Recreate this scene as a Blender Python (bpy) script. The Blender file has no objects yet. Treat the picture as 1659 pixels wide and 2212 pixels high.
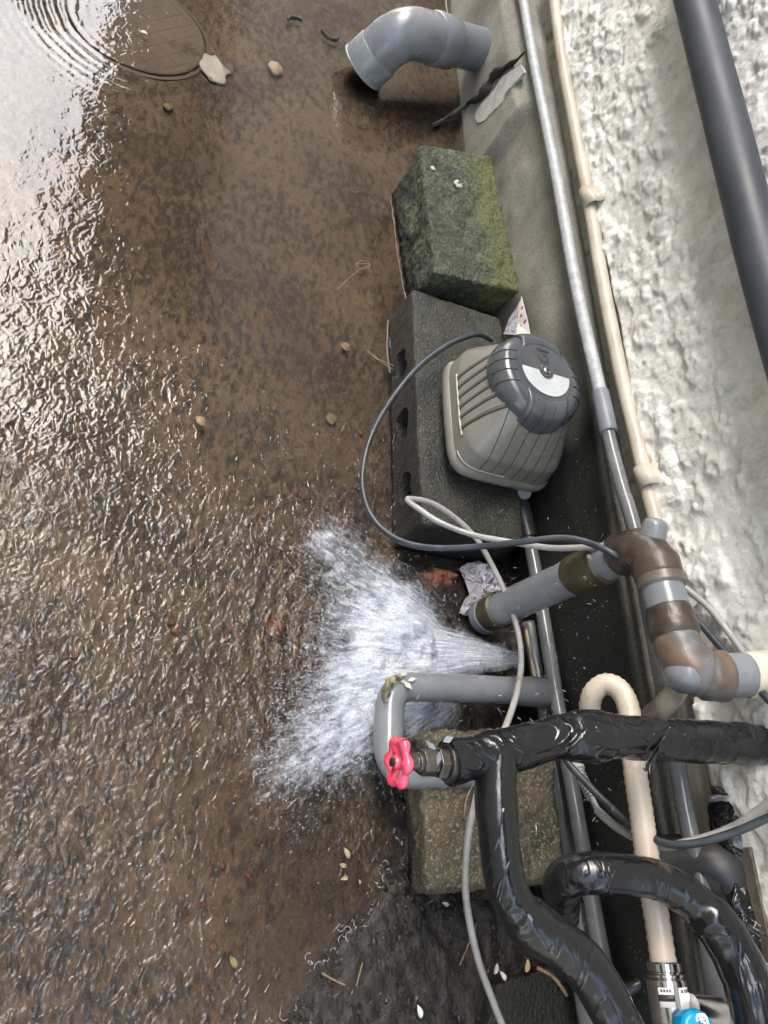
import bpy, bmesh, math, random
import numpy as np
from mathutils import Vector, Matrix, noise as mn
from math import sin, cos, pi, radians, sqrt, exp
random.seed(7); np.random.seed(7)
S = bpy.context.scene
COL = S.collection

# ------------------------------------------------------------------ camera
F, CX, CY = 1650.0, 829.5, 1106.0          # survey picture size 1659 x 2212
ax = np.array([-70., -3300., F]); dn = np.array([-900., 843., F])
ax /= np.linalg.norm(ax); dn -= dn.dot(ax)*ax; dn /= np.linalg.norm(dn)
cr = np.cross(ax, dn); cr = cr if cr[2] > 0 else -cr
R = np.array([ax, -cr, -dn])               # rows: world X (along wall), Y (away from wall), Z (up)
CAM = np.array([0, 0, 1.2])
cd = bpy.data.cameras.new('camera'); cam = bpy.data.objects.new('camera', cd); COL.objects.link(cam)
cd.sensor_fit = 'VERTICAL'; cd.sensor_height = 36; cd.lens = 36*F/2212
cd.clip_start = .02; cd.clip_end = 200
m = Matrix.Identity(4)
for k, v in enumerate((R@np.array([1, 0, 0]), R@np.array([0, -1, 0]), R@np.array([0, 0, -1]))):
    for i in range(3): m[i][k] = v[i]
for i in range(3): m[i][3] = CAM[i]
cam.matrix_world = m
S.camera = cam
S.render.resolution_x = 768; S.render.resolution_y = 1024

# ------------------------------------------------------------------ sky and light
SUN_EL, SUN_AZ = radians(54), radians(60)   # azimuth measured from +Y towards +X
w = bpy.data.worlds.new("World"); S.world = w; w.use_nodes = True
nt = w.node_tree; nt.nodes.clear()
o_ = nt.nodes.new('ShaderNodeOutputWorld'); bg = nt.nodes.new('ShaderNodeBackground')
sk = nt.nodes.new('ShaderNodeTexSky'); sk.sky_type = 'NISHITA'; sk.sun_disc = False
sk.sun_elevation = SUN_EL; sk.sun_rotation = SUN_AZ; sk.dust_density = 3; sk.air_density = 1.6; sk.ozone_density = 1
hs = nt.nodes.new('ShaderNodeHueSaturation'); hs.inputs['Saturation'].default_value = .75
nt.links.new(sk.outputs[0], hs.inputs['Color']); nt.links.new(hs.outputs[0], bg.inputs[0]); nt.links.new(bg.outputs[0], o_.inputs[0])
bg.inputs[1].default_value = .15
sl = bpy.data.lights.new('sun', 'SUN'); sl.energy = .5; sl.angle = radians(75); sl.color = (1, .99, .98)
so = bpy.data.objects.new('sun', sl); COL.objects.link(so)
sd = Vector((sin(SUN_AZ)*cos(SUN_EL), cos(SUN_AZ)*cos(SUN_EL), sin(SUN_EL)))
so.rotation_euler = sd.to_track_quat('Z', 'Y').to_euler()
S.view_settings.view_transform = 'Standard'; S.view_settings.look = 'None'
S.view_settings.exposure = 2.85; S.view_settings.gamma = 1
S.cycles.max_bounces = 8; S.cycles.transparent_max_bounces = 24

# ------------------------------------------------------------------ helpers
def at(px, py, z=None, y=None, x=None, d=None):
    r = R@np.array([px-CX, py-CY, F])
    if z is not None: t = (z-CAM[2])/r[2]
    elif y is not None: t = (y-CAM[1])/r[1]
    elif x is not None: t = (x-CAM[0])/r[0]
    else: t = d/F
    return Vector(CAM+r*t)
def Z(px, py, z): return at(px, py, z=z)
def Y(px, py, y): return at(px, py, y=y)

OFF = {}
def tag(o, label=None, cat=None, group=None, kind=None):
    if label: o['label'] = label
    if cat: o['category'] = cat
    if group: o['group'] = group
    if kind: o['kind'] = kind
    return o
def thing(name, label, cat, loc, group=None):
    o = bpy.data.objects.new(name, None); o.empty_display_size = .05; COL.objects.link(o)
    o.location = loc; OFF[o.name] = Vector(loc)
    return tag(o, label, cat, group)
class MB:
    def __init__(s): s.v = []; s.f = []
    def tube(s, pts, r, n=16, cap=True, ell=None):
        pts = [Vector(p) for p in pts]; N = len(pts)
        rs = r if isinstance(r, (list, tuple)) else [r]*N
        T = []
        for i in range(N):
            t = pts[min(i+1, N-1)]-pts[max(i-1, 0)]
            T.append(t.normalized() if t.length > 1e-9 else Vector((0, 0, 1)))
        ref = Vector((0, 0, 1)) if abs(T[0].z) < .9 else Vector((1, 0, 0))
        u = T[0].cross(ref).normalized()
        b0 = len(s.v)
        for i in range(N):
            u = (u-T[i]*u.dot(T[i]))
            u = u.normalized() if u.length > 1e-6 else T[i].orthogonal().normalized()
            w_ = T[i].cross(u)
            for k in range(n):
                a = 2*pi*k/n
                rr = rs[i] if ell is None else rs[i]*ell(i, a)
                s.v.append(pts[i]+u*(cos(a)*rr)+w_*(sin(a)*rr))
        for i in range(N-1):
            for k in range(n):
                k2 = (k+1) % n
                s.f.append((b0+i*n+k, b0+i*n+k2, b0+(i+1)*n+k2, b0+(i+1)*n+k))
        if cap:
            s.f.append(tuple(b0+k for k in range(n))[::-1]); s.f.append(tuple(b0+(N-1)*n+k for k in range(n)))
        return s
    def lathe(s, c, axis, prof, n=32, cap=True):
        axis = Vector(axis).normalized(); c = Vector(c)
        return s.ringtube([c+axis*h for h, _ in prof], [r for _, r in prof], axis, n, cap)
    def ringtube(s, pts, rs, T, n, cap):
        u = T.orthogonal().normalized(); w_ = T.cross(u); b0 = len(s.v); N = len(pts)
        for i in range(N):
            for k in range(n):
                a = 2*pi*k/n; s.v.append(pts[i]+u*(cos(a)*rs[i])+w_*(sin(a)*rs[i]))
        for i in range(N-1):
            for k in range(n):
                k2 = (k+1) % n; s.f.append((b0+i*n+k, b0+i*n+k2, b0+(i+1)*n+k2, b0+(i+1)*n+k))
        if cap:
            s.f.append(tuple(b0+k for k in range(n))[::-1]); s.f.append(tuple(b0+(N-1)*n+k for k in range(n)))
        return s
    def box(s, a, b):
        b0 = len(s.v)
        for i in range(8):
            s.v.append(Vector((b[0] if i & 1 else a[0], b[1] if i & 2 else a[1], b[2] if i & 4 else a[2])))
        for f in ((0, 2, 3, 1), (4, 5, 7, 6), (0, 1, 5, 4), (2, 6, 7, 3), (0, 4, 6, 2), (1, 3, 7, 5)):
            s.f.append(tuple(b0+k for k in f))
        return s
    def slab(s, outline, normal, th):       # closed outline of Vectors extruded along normal
        b0 = len(s.v); n = len(outline); nn = Vector(normal)*th
        for p in outline: s.v.append(Vector(p))
        for p in outline: s.v.append(Vector(p)+nn)
        s.f.append(tuple(b0+k for k in range(n))[::-1]); s.f.append(tuple(b0+n+k for k in range(n)))
        for k in range(n):
            k2 = (k+1) % n; s.f.append((b0+k, b0+k2, b0+n+k2, b0+n+k))
        return s
    def add(s, v, f):
        b0 = len(s.v); s.v += [Vector(p) for p in v]; s.f += [tuple(b0+k for k in q) for q in f]; return s
    def build(s, name, mat, parent=None, smooth=True, angle=None, bevel=None, sub=0, **tg):
        me = bpy.data.meshes.new(name); off = Vector((0, 0, 0))
        if parent is not None: off = OFF.get(parent.name, Vector((0, 0, 0)))
        me.from_pydata([tuple(p-off) for p in s.v], [], s.f); me.update()
        bm = bmesh.new(); bm.from_mesh(me); bmesh.ops.recalc_face_normals(bm, faces=bm.faces); bm.to_mesh(me); bm.free()
        o = bpy.data.objects.new(name, me); COL.objects.link(o)
        if mat: me.materials.append(mat)
        if smooth:
            me.polygons.foreach_set('use_smooth', [True]*len(me.polygons))
            me.set_sharp_from_angle(angle=radians(angle or 40))
        if bevel:
            md = o.modifiers.new('bevel', 'BEVEL'); md.width = bevel; md.segments = 3; md.limit_method = 'ANGLE'; md.angle_limit = radians(35)
        if sub:
            md = o.modifiers.new('sub', 'SUBSURF'); md.levels = md.render_levels = sub
        if parent is not None:
            o.parent = parent; OFF[o.name] = off
        if tg: tag(o, **tg)
        return o
def smooth_path(pts, k=8):                  # Catmull-Rom
    P = [Vector(p) for p in pts]; out = []
    for i in range(len(P)-1):
        a = P[i-1] if i else P[0]*2-P[1]; b, c = P[i], P[i+1]
        d = P[i+2] if i+2 < len(P) else P[-1]*2-P[-2]
        for j in range(k):
            t = j/k
            out.append(.5*((2*b)+(c-a)*t+(2*a-5*b+4*c-d)*t*t+(3*b-a-3*c+d)*t**3))
    out.append(P[-1]); return out
def fillet(pts, rad, k=8):                  # straight pipe with rounded bends
    P = [Vector(p) for p in pts]; out = [P[0]]
    for i in range(1, len(P)-1):
        a = (P[i-1]-P[i]); b = (P[i+1]-P[i])
        r = min(rad if not isinstance(rad, list) else rad[i-1], a.length*.49, b.length*.49)
        A = P[i]+a.normalized()*r; B = P[i]+b.normalized()*r
        for j in range(k+1):
            t = j/k; out.append(A*(1-t)**2+P[i]*2*t*(1-t)+B*t*t)
    out.append(P[-1]); return out
def dens(pts, step):
    out = [pts[0]]
    for a, b in zip(pts, pts[1:]):
        n = max(1, int((b-a).length/step))
        for j in range(1, n+1): out.append(a.lerp(b, j/n))
    return out
def cutpath(pts, s0, s1):                   # piece of a polyline between two arc lengths
    out = []; s = 0
    for a, b in zip(pts, pts[1:]):
        l = (b-a).length
        if s+l > s0 and s < s1:
            t0 = max(0, (s0-s)/l); t1 = min(1, (s1-s)/l)
            if not out: out.append(a.lerp(b, t0))
            out.append(a.lerp(b, t1))
        s += l
    return out
def plen(pts): return sum((b-a).length for a, b in zip(pts, pts[1:]))
def fbm(p, oc=4): return mn.fractal(p, 1.0, 2.0, oc)

def hexa(corners, n=(20, 20, 10), rnd=(.06, .06, .12), amp=.003, fs=40, chips=0):
    """rough rounded block: corners = 4 bottom + 4 top (same order)."""
    c = [Vector(p) for p in corners]; idx = {}; V = []; Fc = []
    def pos(i, j, k):
        key = (i, j, k)
        if key in idx: return idx[key]
        u = [i/n[0]*2-1, j/n[1]*2-1, k/n[2]*2-1]
        inner = [max(-(1-rnd[a]), min(1-rnd[a], u[a])) for a in range(3)]
        off = [(u[a]-inner[a])/rnd[a] for a in range(3)]
        L = sqrt(sum(q*q for q in off))
        if L > 0:
            sc = 1/L if L > 1 else 1
            mx = max(abs(q) for q in off); sc = mx/L if L > 0 else 1
            u = [inner[a]+off[a]*sc*rnd[a] for a in range(3)]
        s_, t_, r_ = [(q+1)/2 for q in u]
        def bil(q): return (q[0]*(1-s_)+q[1]*s_)*(1-t_)+(q[3]*(1-s_)+q[2]*s_)*t_
        p = bil(c[:4])*(1-r_)+bil(c[4:])*r_
        d = Vector((fbm(p*fs), fbm(p*fs+Vector((9, 0, 0))), fbm(p*fs+Vector((0, 9, 0)))))*amp
        if chips: d += (p-sum(c, Vector())/8).normalized()*min(0, mn.noise(p*18)+.1)*chips
        idx[key] = len(V); V.append(p+d); return idx[key]
    A, B, D = n
    for i in range(A):
        for j in range(B):
            for k in (0, D): Fc.append((pos(i, j, k), pos(i+1, j, k), pos(i+1, j+1, k), pos(i, j+1, k)))
    for i in range(A):
        for k in range(D):
            for j in (0, B): Fc.append((pos(i, j, k), pos(i+1, j, k), pos(i+1, j, k+1), pos(i, j, k+1)))
    for j in range(B):
        for k in range(D):
            for i in (0, A): Fc.append((pos(i, j, k), pos(i, j+1, k), pos(i, j+1, k+1), pos(i, j, k+1)))
    mb = MB(); mb.v = V; mb.f = Fc; return mb

# ------------------------------------------------------------------ materials
def newmat(name):
    m_ = bpy.data.materials.new(name); m_.use_nodes = True; t = m_.node_tree
    for n in list(t.nodes): t.nodes.remove(n)
    out = t.nodes.new('ShaderNodeOutputMaterial'); return m_, t, out
def N(t, kind, **kw):
    n = t.nodes.new(kind)
    for k, v in kw.items():
        if k in n.inputs: n.inputs[k].default_value = v
        else: setattr(n, k, v)
    return n
def ramp(t, stops):
    r = t.nodes.new('ShaderNodeValToRGB'); e = r.color_ramp.elements
    while len(e) > 1: e.remove(e[-1])
    e[0].position = stops[0][0]; e[0].color = (*stops[0][1], 1) if len(stops[0][1]) == 3 else stops[0][1]
    for p, c in stops[1:]:
        q = e.new(p); q.color = (*c, 1)
    return r
def g(v): return (v, v, v)
def mat(name, stops, scale=8, detail=6, rough=(.5, .5), bump=.2, bscale=60, bdist=.002, metal=0, coat=0, patch=None, specks=None, dist=0, bdetail=4, wetz=None, crease=None):
    """noise-coloured surface; patch=(colour, scale, lo, hi) adds stains; specks=(colour, scale, threshold)."""
    m_, t, out = newmat(name); L = t.links.new
    p = N(t, 'ShaderNodeBsdfPrincipled'); L(p.outputs[0], out.inputs[0])
    tc = N(t, 'ShaderNodeTexCoord'); co = tc.outputs['Object']
    n1 = N(t, 'ShaderNodeTexNoise', Scale=scale, Detail=detail, Distortion=dist); L(co, n1.inputs['Vector'])
    r1 = ramp(t, stops); L(n1.outputs[0], r1.inputs[0]); c = r1.outputs[0]
    if patch:
        n2 = N(t, 'ShaderNodeTexNoise', Scale=patch[1], Detail=5, Roughness=.65); mp = N(t, 'ShaderNodeMapping'); mp.inputs['Location'].default_value = (3.1, 1.7, .4)
        L(co, mp.inputs[0]); L(mp.outputs[0], n2.inputs['Vector'])
        r2 = ramp(t, [(patch[2], g(0)), (patch[3], g(1))]); L(n2.outputs[0], r2.inputs[0])
        mx = N(t, 'ShaderNodeMix', data_type='RGBA'); L(r2.outputs[0], mx.inputs[0]); L(c, mx.inputs[6]); mx.inputs[7].default_value = (*patch[0], 1); c = mx.outputs[2]
    if specks:
        vo = N(t, 'ShaderNodeTexNoise', Scale=specks[1], Detail=2); L(co, vo.inputs['Vector'])
        r3 = ramp(t, [(specks[2], g(0)), (specks[2]+.03, g(1))]); L(vo.outputs[0], r3.inputs[0])
        mx = N(t, 'ShaderNodeMix', data_type='RGBA'); L(r3.outputs[0], mx.inputs[0]); L(c, mx.inputs[6]); mx.inputs[7].default_value = (*specks[0], 1); c = mx.outputs[2]
    if wetz:
        sp = N(t, 'ShaderNodeSeparateXYZ'); L(co, sp.inputs[0]); wz = N(t, 'ShaderNodeMath', operation='MULTIPLY_ADD'); L(n1.outputs[0], wz.inputs[0]); wz.inputs[1].default_value = .03; L(sp.outputs[2], wz.inputs[2])
        wr = N(t, 'ShaderNodeMapRange'); L(wz.outputs[0], wr.inputs[0]); wr.inputs[1].default_value = wetz[1]+.015; wr.inputs[2].default_value = wetz[0]+.015
        mx = N(t, 'ShaderNodeMix', data_type='RGBA', blend_type='MULTIPLY'); L(wr.outputs[0], mx.inputs[0]); L(c, mx.inputs[6]); mx.inputs[7].default_value = (.30, .26, .22, 1); c = mx.outputs[2]
    L(c, p.inputs['Base Color'])
    n3 = N(t, 'ShaderNodeTexNoise', Scale=bscale, Detail=bdetail, Roughness=.6); L(co, n3.inputs['Vector'])
    rr = N(t, 'ShaderNodeMapRange'); rr.inputs[1].default_value = .3; rr.inputs[2].default_value = .7
    rr.inputs[3].default_value = rough[0]; rr.inputs[4].default_value = rough[1]; L(n1.outputs[0], rr.inputs[0]); L(rr.outputs[0], p.inputs['Roughness'])
    if bump:
        b = N(t, 'ShaderNodeBump', Strength=bump, Distance=bdist); L(n3.outputs[0], b.inputs['Height']); L(b.outputs[0], p.inputs['Normal'])
        if crease:
            cm_ = N(t, 'ShaderNodeMapping'); cm_.inputs['Scale'].default_value = crease[2]; L(co, cm_.inputs[0])
            n5 = N(t, 'ShaderNodeTexNoise', Scale=crease[0], Detail=2, Distortion=1.3); L(cm_.outputs[0], n5.inputs['Vector'])
            s5 = N(t, 'ShaderNodeMath', operation='SUBTRACT'); L(n5.outputs[0], s5.inputs[0]); s5.inputs[1].default_value = .5
            a5 = N(t, 'ShaderNodeMath', operation='ABSOLUTE'); L(s5.outputs[0], a5.inputs[0])
            r5 = N(t, 'ShaderNodeMapRange'); L(a5.outputs[0], r5.inputs[0]); r5.inputs[1].default_value = .0; r5.inputs[2].default_value = .035; r5.inputs[3].default_value = 1; r5.inputs[4].default_value = 0
            b5 = N(t, 'ShaderNodeBump', Strength=crease[1], Distance=.003); L(r5.outputs[0], b5.inputs['Height']); L(b.outputs[0], b5.inputs['Normal']); L(b5.outputs[0], p.inputs['Normal'])
    p.inputs['Metallic'].default_value = metal; p.inputs['Coat Weight'].default_value = coat; p.inputs['Coat Roughness'].default_value = .08
    return m_
M = {}
M['footing'] = mat('footing_concrete', [(.3, (.10, .095, .08)), (.55, (.17, .16, .14)), (.75, (.24, .23, .20))], 5, rough=(.6, .85), bump=.5, bscale=260, bdist=.002, specks=((.32, .31, .28), 420, .68))
M['wetfooting'] = mat('wet_footing', [(.3, (.008, .009, .008)), (.6, (.018, .018, .015)), (.8, (.035, .033, .026))], 9, rough=(.35, .6), bump=.5, bscale=180, bdist=.002, specks=((.09, .09, .08), 300, .72))
M['block'] = mat('wet_block', [(.3, (.009, .010, .006)), (.6, (.023, .023, .015)), (.8, (.052, .050, .035))], 14, rough=(.35, .6), bump=1, bscale=190, bdist=.006, specks=((.10, .10, .08), 260, .60), patch=((.06, .066, .042), 7, .56, .72), wetz=(.096, .106))
M['blockc'] = mat('brown_block', [(.3, (.035, .028, .015)), (.55, (.07, .058, .033)), (.75, (.12, .10, .065))], 11, rough=(.4, .7), bump=1, bscale=230, bdist=.006, specks=((.17, .15, .10), 240, .58), patch=((.022, .02, .014), 9, .5, .66), wetz=(.050, .062))
M['pvc'] = mat('grey_pvc', [(.35, (.14, .15, .162)), (.6, (.175, .187, .20)), (.8, (.20, .212, .225))], 12, rough=(.18, .35), bump=.08, bscale=50, patch=((.115, .122, .13), 9, .5, .85), specks=((.06, .055, .045), 110, .76))
M['pvcwet'] = mat('grey_pvc_wet', [(.35, (.10, .105, .11)), (.6, (.125, .13, .135)), (.8, (.15, .155, .16))], 12, rough=(.15, .3), bump=.08, bscale=50, patch=((.07, .07, .066), 14, .5, .85))
M['pvcdirty'] = mat('grey_pvc_dirty', [(.35, (.12, .13, .145)), (.6, (.17, .18, .20)), (.8, (.20, .21, .225))], 12, rough=(.25, .4), bump=.1, bscale=50, patch=((.15, .13, .11), 11, .58, .72))
M['conduit'] = mat('conduit_metal', [(.35, (.26, .275, .28)), (.6, (.35, .365, .365)), (.8, (.45, .46, .45))], 60, rough=(.35, .55), bump=.15, bscale=200, patch=((.18, .17, .15), 60, .6, .75))
M['coupling'] = mat('coupling_grey', [(.35, (.13, .14, .16)), (.7, (.18, .19, .21))], 20, rough=(.35, .5), bump=.1)
M['cream'] = mat('cream_hose', [(.35, (.36, .305, .24)), (.6, (.45, .39, .315)), (.8, (.52, .46, .385))], 14, rough=(.3, .45), bump=.1, patch=((.25, .20, .15), 20, .64, .8), specks=((.05, .04, .03), 130, .74))
M['creampaint'] = mat('cream_paint', [(.35, (.50, .45, .36)), (.7, (.64, .60, .50))], 14, rough=(.3, .5), bump=.3, bscale=60)
M['downpipe'] = mat('downpipe_grey', [(.35, (.022, .027, .036)), (.6, (.032, .038, .050)), (.8, (.046, .052, .064))], 7, rough=(.45, .62), bump=.15, bscale=40, specks=((.015, .015, .015), 85, .73))
M['tape'] = mat('brown_tape', [(.35, (.030, .022, .018)), (.6, (.055, .040, .030)), (.8, (.085, .06, .042))], 18, rough=(.22, .45), bump=.4, bscale=70, bdist=.003)
M['rusttape'] = mat('rust_tape', [(.32, (.075, .048, .030)), (.45, (.125, .080, .050)), (.53, (.085, .075, .065)), (.64, (.12, .125, .13))], 15, rough=(.3, .45), bump=.3, bscale=70, specks=((.6, .55, .45), 160, .74))
M['mosstape'] = mat('mossy_tape', [(.3, (.022, .02, .010)), (.55, (.05, .042, .018)), (.75, (.085, .065, .03))], 16, rough=(.25, .5), bump=.5, bscale=80, bdist=.003)
M['rubber'] = mat('black_rubber', [(.35, (.012, .013, .014)), (.7, (.03, .03, .032))], 12, rough=(.35, .5), bump=.15, bscale=80)
M['vinyl'] = mat('black_vinyl', [(.35, (.004, .0045, .0055)), (.65, (.007, .0075, .009)), (.85, (.014, .014, .015))], 9, rough=(.09, .2), bump=.45, bscale=30, bdist=.006, dist=.8, bdetail=6, crease=(16, .5, (1.6, .7, .8)))
M['vinylworn'] = mat('black_vinyl_worn', [(.35, (.004, .0045, .0055)), (.65, (.008, .0085, .010)), (.85, (.018, .017, .016))], 9, rough=(.12, .26), bump=.28, bscale=30, bdist=.005, bdetail=6, crease=(13, .28, (.6, 1.6, .8)), patch=((.075, .055, .045), 11, .60, .72), specks=((.45, .34, .24), 42, .745))
M['cordblack'] = mat('cord_black', [(.35, (.018, .023, .03)), (.7, (.035, .042, .05))], 30, rough=(.3, .42), bump=.05)
M['cordgrey'] = mat('cord_grey', [(.35, (.22, .215, .21)), (.7, (.32, .31, .30))], 14, rough=(.25, .4), bump=.05, patch=((.12, .11, .10), 12, .56, .72))
M['body'] = mat('blower_beige', [(.35, (.145, .137, .113)), (.6, (.18, .17, .145)), (.85, (.21, .20, .175))], 7, rough=(.2, .42), bump=.12, bscale=350, bdist=.0006, patch=((.12, .11, .085), 9, .56, .85), specks=((.07, .06, .045), 120, .74))
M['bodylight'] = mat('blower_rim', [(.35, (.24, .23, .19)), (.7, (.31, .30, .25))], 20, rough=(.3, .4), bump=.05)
M['cap'] = mat('cap_grey', [(.35, (.052, .057, .063)), (.6, (.068, .073, .080)), (.85, (.09, .095, .10))], 9, rough=(.12, .26), bump=.08, bscale=60, patch=((.11, .105, .095), 16, .60, .85), specks=((.22, .21, .19), 150, .76))
M['groove'] = mat('groove_dark', [(.35, (.015, .015, .014)), (.7, (.03, .03, .027))], 20, rough=(.6, .7), bump=0)
M['emboss'] = mat('cap_emboss', [(.35, (.04, .044, .052)), (.7, (.05, .055, .064))], 20, rough=(.3, .45), bump=0)
M['label'] = mat('label_silver', [(.35, (.36, .38, .37)), (.6, (.43, .45, .44)), (.85, (.50, .52, .50))], 26, rough=(.3, .45), bump=.05)
M['chrome'] = mat('chrome', [(.35, (.45, .45, .46)), (.7, (.62, .62, .62))], 15, rough=(.12, .25), metal=1, bump=.05)
M['bronze'] = mat('bronze_valve', [(.35, (.045, .04, .036)), (.6, (.085, .078, .07)), (.8, (.16, .14, .12))], 30, rough=(.18, .35), metal=.6, bump=.25, bscale=80)
M['pink'] = mat('pink_enamel', [(.35, (.62, .045, .10)), (.7, (.74, .075, .14))], 20, rough=(.12, .22), bump=.08, bscale=60, coat=.5)
M['blue'] = mat('blue_plastic', [(.35, (.0, .20, .42)), (.7, (.0, .27, .52))], 12, rough=(.25, .35), bump=.04)
M['sticker'] = mat('white_sticker', [(.35, (.55, .55, .52)), (.7, (.68, .68, .65))], 40, rough=(.35, .5), bump=.05)
M['ink'] = mat('ink_black', [(.35, (.01, .01, .01)), (.7, (.02, .02, .02))], 10, rough=(.4, .5), bump=0)
M['inkred'] = mat('ink_red', [(.35, (.45, .02, .06)), (.7, (.55, .03, .08))], 10, rough=(.4, .5), bump=0)
M['brick'] = mat('brick_orange', [(.3, (.10, .035, .017)), (.6, (.19, .072, .032)), (.8, (.27, .12, .06))], 60, rough=(.5, .7), bump=.5, bscale=200)
M['whitestone'] = mat('white_stone', [(.3, (.36, .34, .29)), (.6, (.48, .46, .41)), (.85, (.56, .54, .49))], 22, rough=(.5, .7), bump=.5, bscale=90)
M['tan'] = mat('tan_stone', [(.3, (.13, .09, .045)), (.7, (.22, .16, .085))], 40, rough=(.5, .7), bump=.5, bscale=90)
M['leafdark'] = mat('leaf_dark', [(.3, (.018, .015, .012)), (.7, (.035, .03, .022))], 30, rough=(.3, .5), bump=.3)
M['leafpale'] = mat('leaf_pale', [(.3, (.18, .16, .08)), (.7, (.30, .27, .16))], 40, rough=(.4, .6), bump=.3)
M['leafgreen'] = mat('leaf_green', [(.3, (.10, .12, .03)), (.7, (.18, .19, .06))], 40, rough=(.4, .6), bump=.3)
M['twig'] = mat('twig', [(.3, (.12, .08, .045)), (.7, (.24, .17, .10))], 60, rough=(.5, .7), bump=.3, bscale=200)
M['mortar'] = mat('mortar', [(.3, (.30, .29, .27)), (.7, (.46, .45, .42))], 30, rough=(.6, .8), bump=.6, bscale=90)
M['crack'] = mat('crack_dark', [(.3, (.016, .013, .010)), (.7, (.04, .032, .024))], 30, rough=(.4, .7), bump=.6, bscale=90, bdist=.003)
M['cover'] = mat('cover_iron', [(.3, (.10, .072, .048)), (.55, (.135, .10, .07)), (.75, (.165, .128, .092))], 9, rough=(.6, .8), bump=.3, bscale=90, patch=((.05, .035, .022), 9, .58, .7))
M['basestrip'] = mat('base_strip', [(.3, (.22, .20, .165)), (.6, (.33, .31, .26)), (.8, (.42, .40, .34))], 14, rough=(.6, .8), bump=.5, bscale=120, patch=((.06, .05, .04), 16, .55, .68))
M['wood'] = mat('pale_wood', [(.3, (.30, .22, .10)), (.7, (.42, .32, .16))], 30, rough=(.5, .7), bump=.3)
M['plastic'] = mat('bag_plastic', [(.3, (.30, .28, .30)), (.5, (.38, .37, .41)), (.8, (.55, .53, .55))], 22, rough=(.15, .35), bump=.6, bscale=40, bdist=.006, crease=(20, 1, (1, 1, 1)), patch=((.20, .18, .34), 16, .60, .72))
M['grease'] = mat('moss_scrap', [(.35, (.035, .03, .014)), (.5, (.11, .095, .045)), (.7, (.34, .32, .22))], 50, rough=(.4, .7), bump=.5, bscale=120)
M['soffit'] = mat('soffit_board', [(.3, (.13, .13, .13)), (.7, (.18, .18, .18))], 4, rough=(.7, .8), bump=.1)

# mossy block: moss on one half
def moss():
    m_, t, out = newmat('mossy_concrete'); L = t.links.new
    p = N(t, 'ShaderNodeBsdfPrincipled'); L(p.outputs[0], out.inputs[0])
    tc = N(t, 'ShaderNodeTexCoord'); co = tc.outputs['Object']
    n1 = N(t, 'ShaderNodeTexNoise', Scale=14, Detail=8, Roughness=.65); L(co, n1.inputs['Vector'])
    base = ramp(t, [(.3, (.018, .024, .018)), (.5, (.050, .062, .038)), (.68, (.11, .12, .065)), (.85, (.17, .17, .11))])
    n2 = N(t, 'ShaderNodeTexNoise', Scale=170, Detail=5, Roughness=.7); L(co, n2.inputs['Vector'])
    ad = N(t, 'ShaderNodeMath', operation='MULTIPLY_ADD'); L(n2.outputs[0], ad.inputs[0]); ad.inputs[1].default_value = 1.9; 
    s0 = N(t, 'ShaderNodeMath', operation='SUBTRACT'); L(n1.outputs[0], s0.inputs[0]); s0.inputs[1].default_value = .95
    L(s0.outputs[0], ad.inputs[2]); L(ad.outputs[0], base.inputs[0])
    sp = N(t, 'ShaderNodeSeparateXYZ'); L(co, sp.inputs[0])
    n3 = N(t, 'ShaderNodeTexNoise', Scale=9, Detail=6); L(co, n3.inputs['Vector'])
    a = N(t, 'ShaderNodeMath', operation='MULTIPLY_ADD'); L(n3.outputs[0], a.inputs[0]); a.inputs[1].default_value = .16; L(sp.outputs[1], a.inputs[2])
    mr = N(t, 'ShaderNodeMapRange'); L(a.outputs[0], mr.inputs[0]); mr.inputs[1].default_value = .075; mr.inputs[2].default_value = .03; mr.inputs[3].default_value = 0; mr.inputs[4].default_value = .85
    ms = ramp(t, [(.35, (.035, .042, .012)), (.5, (.105, .118, .036)), (.65, (.21, .21, .09))]); L(n2.outputs[0], ms.inputs[0])
    mx = N(t, 'ShaderNodeMix', data_type='RGBA'); L(mr.outputs[0], mx.inputs[0]); L(base.outputs[0], mx.inputs[6]); L(ms.outputs[0], mx.inputs[7])
    wz = N(t, 'ShaderNodeMath', operation='MULTIPLY_ADD'); L(n3.outputs[0], wz.inputs[0]); wz.inputs[1].default_value = .05; L(sp.outputs[2], wz.inputs[2])
    wr0 = N(t, 'ShaderNodeMapRange'); L(wz.outputs[0], wr0.inputs[0]); wr0.inputs[1].default_value = .098; wr0.inputs[2].default_value = .082
    wm = N(t, 'ShaderNodeMix', data_type='RGBA', blend_type='MULTIPLY'); L(wr0.outputs[0], wm.inputs[0]); L(mx.outputs[2], wm.inputs[6]); wm.inputs[7].default_value = (.26, .22, .18, 1)
    L(wm.outputs[2], p.inputs['Base Color']); p.inputs['Roughness'].default_value = .6
    b = N(t, 'ShaderNodeBump', Strength=1.0, Distance=.009); L(n2.outputs[0], b.inputs['Height']); L(b.outputs[0], p.inputs['Normal'])
    return m_
M['moss'] = moss()

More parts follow.
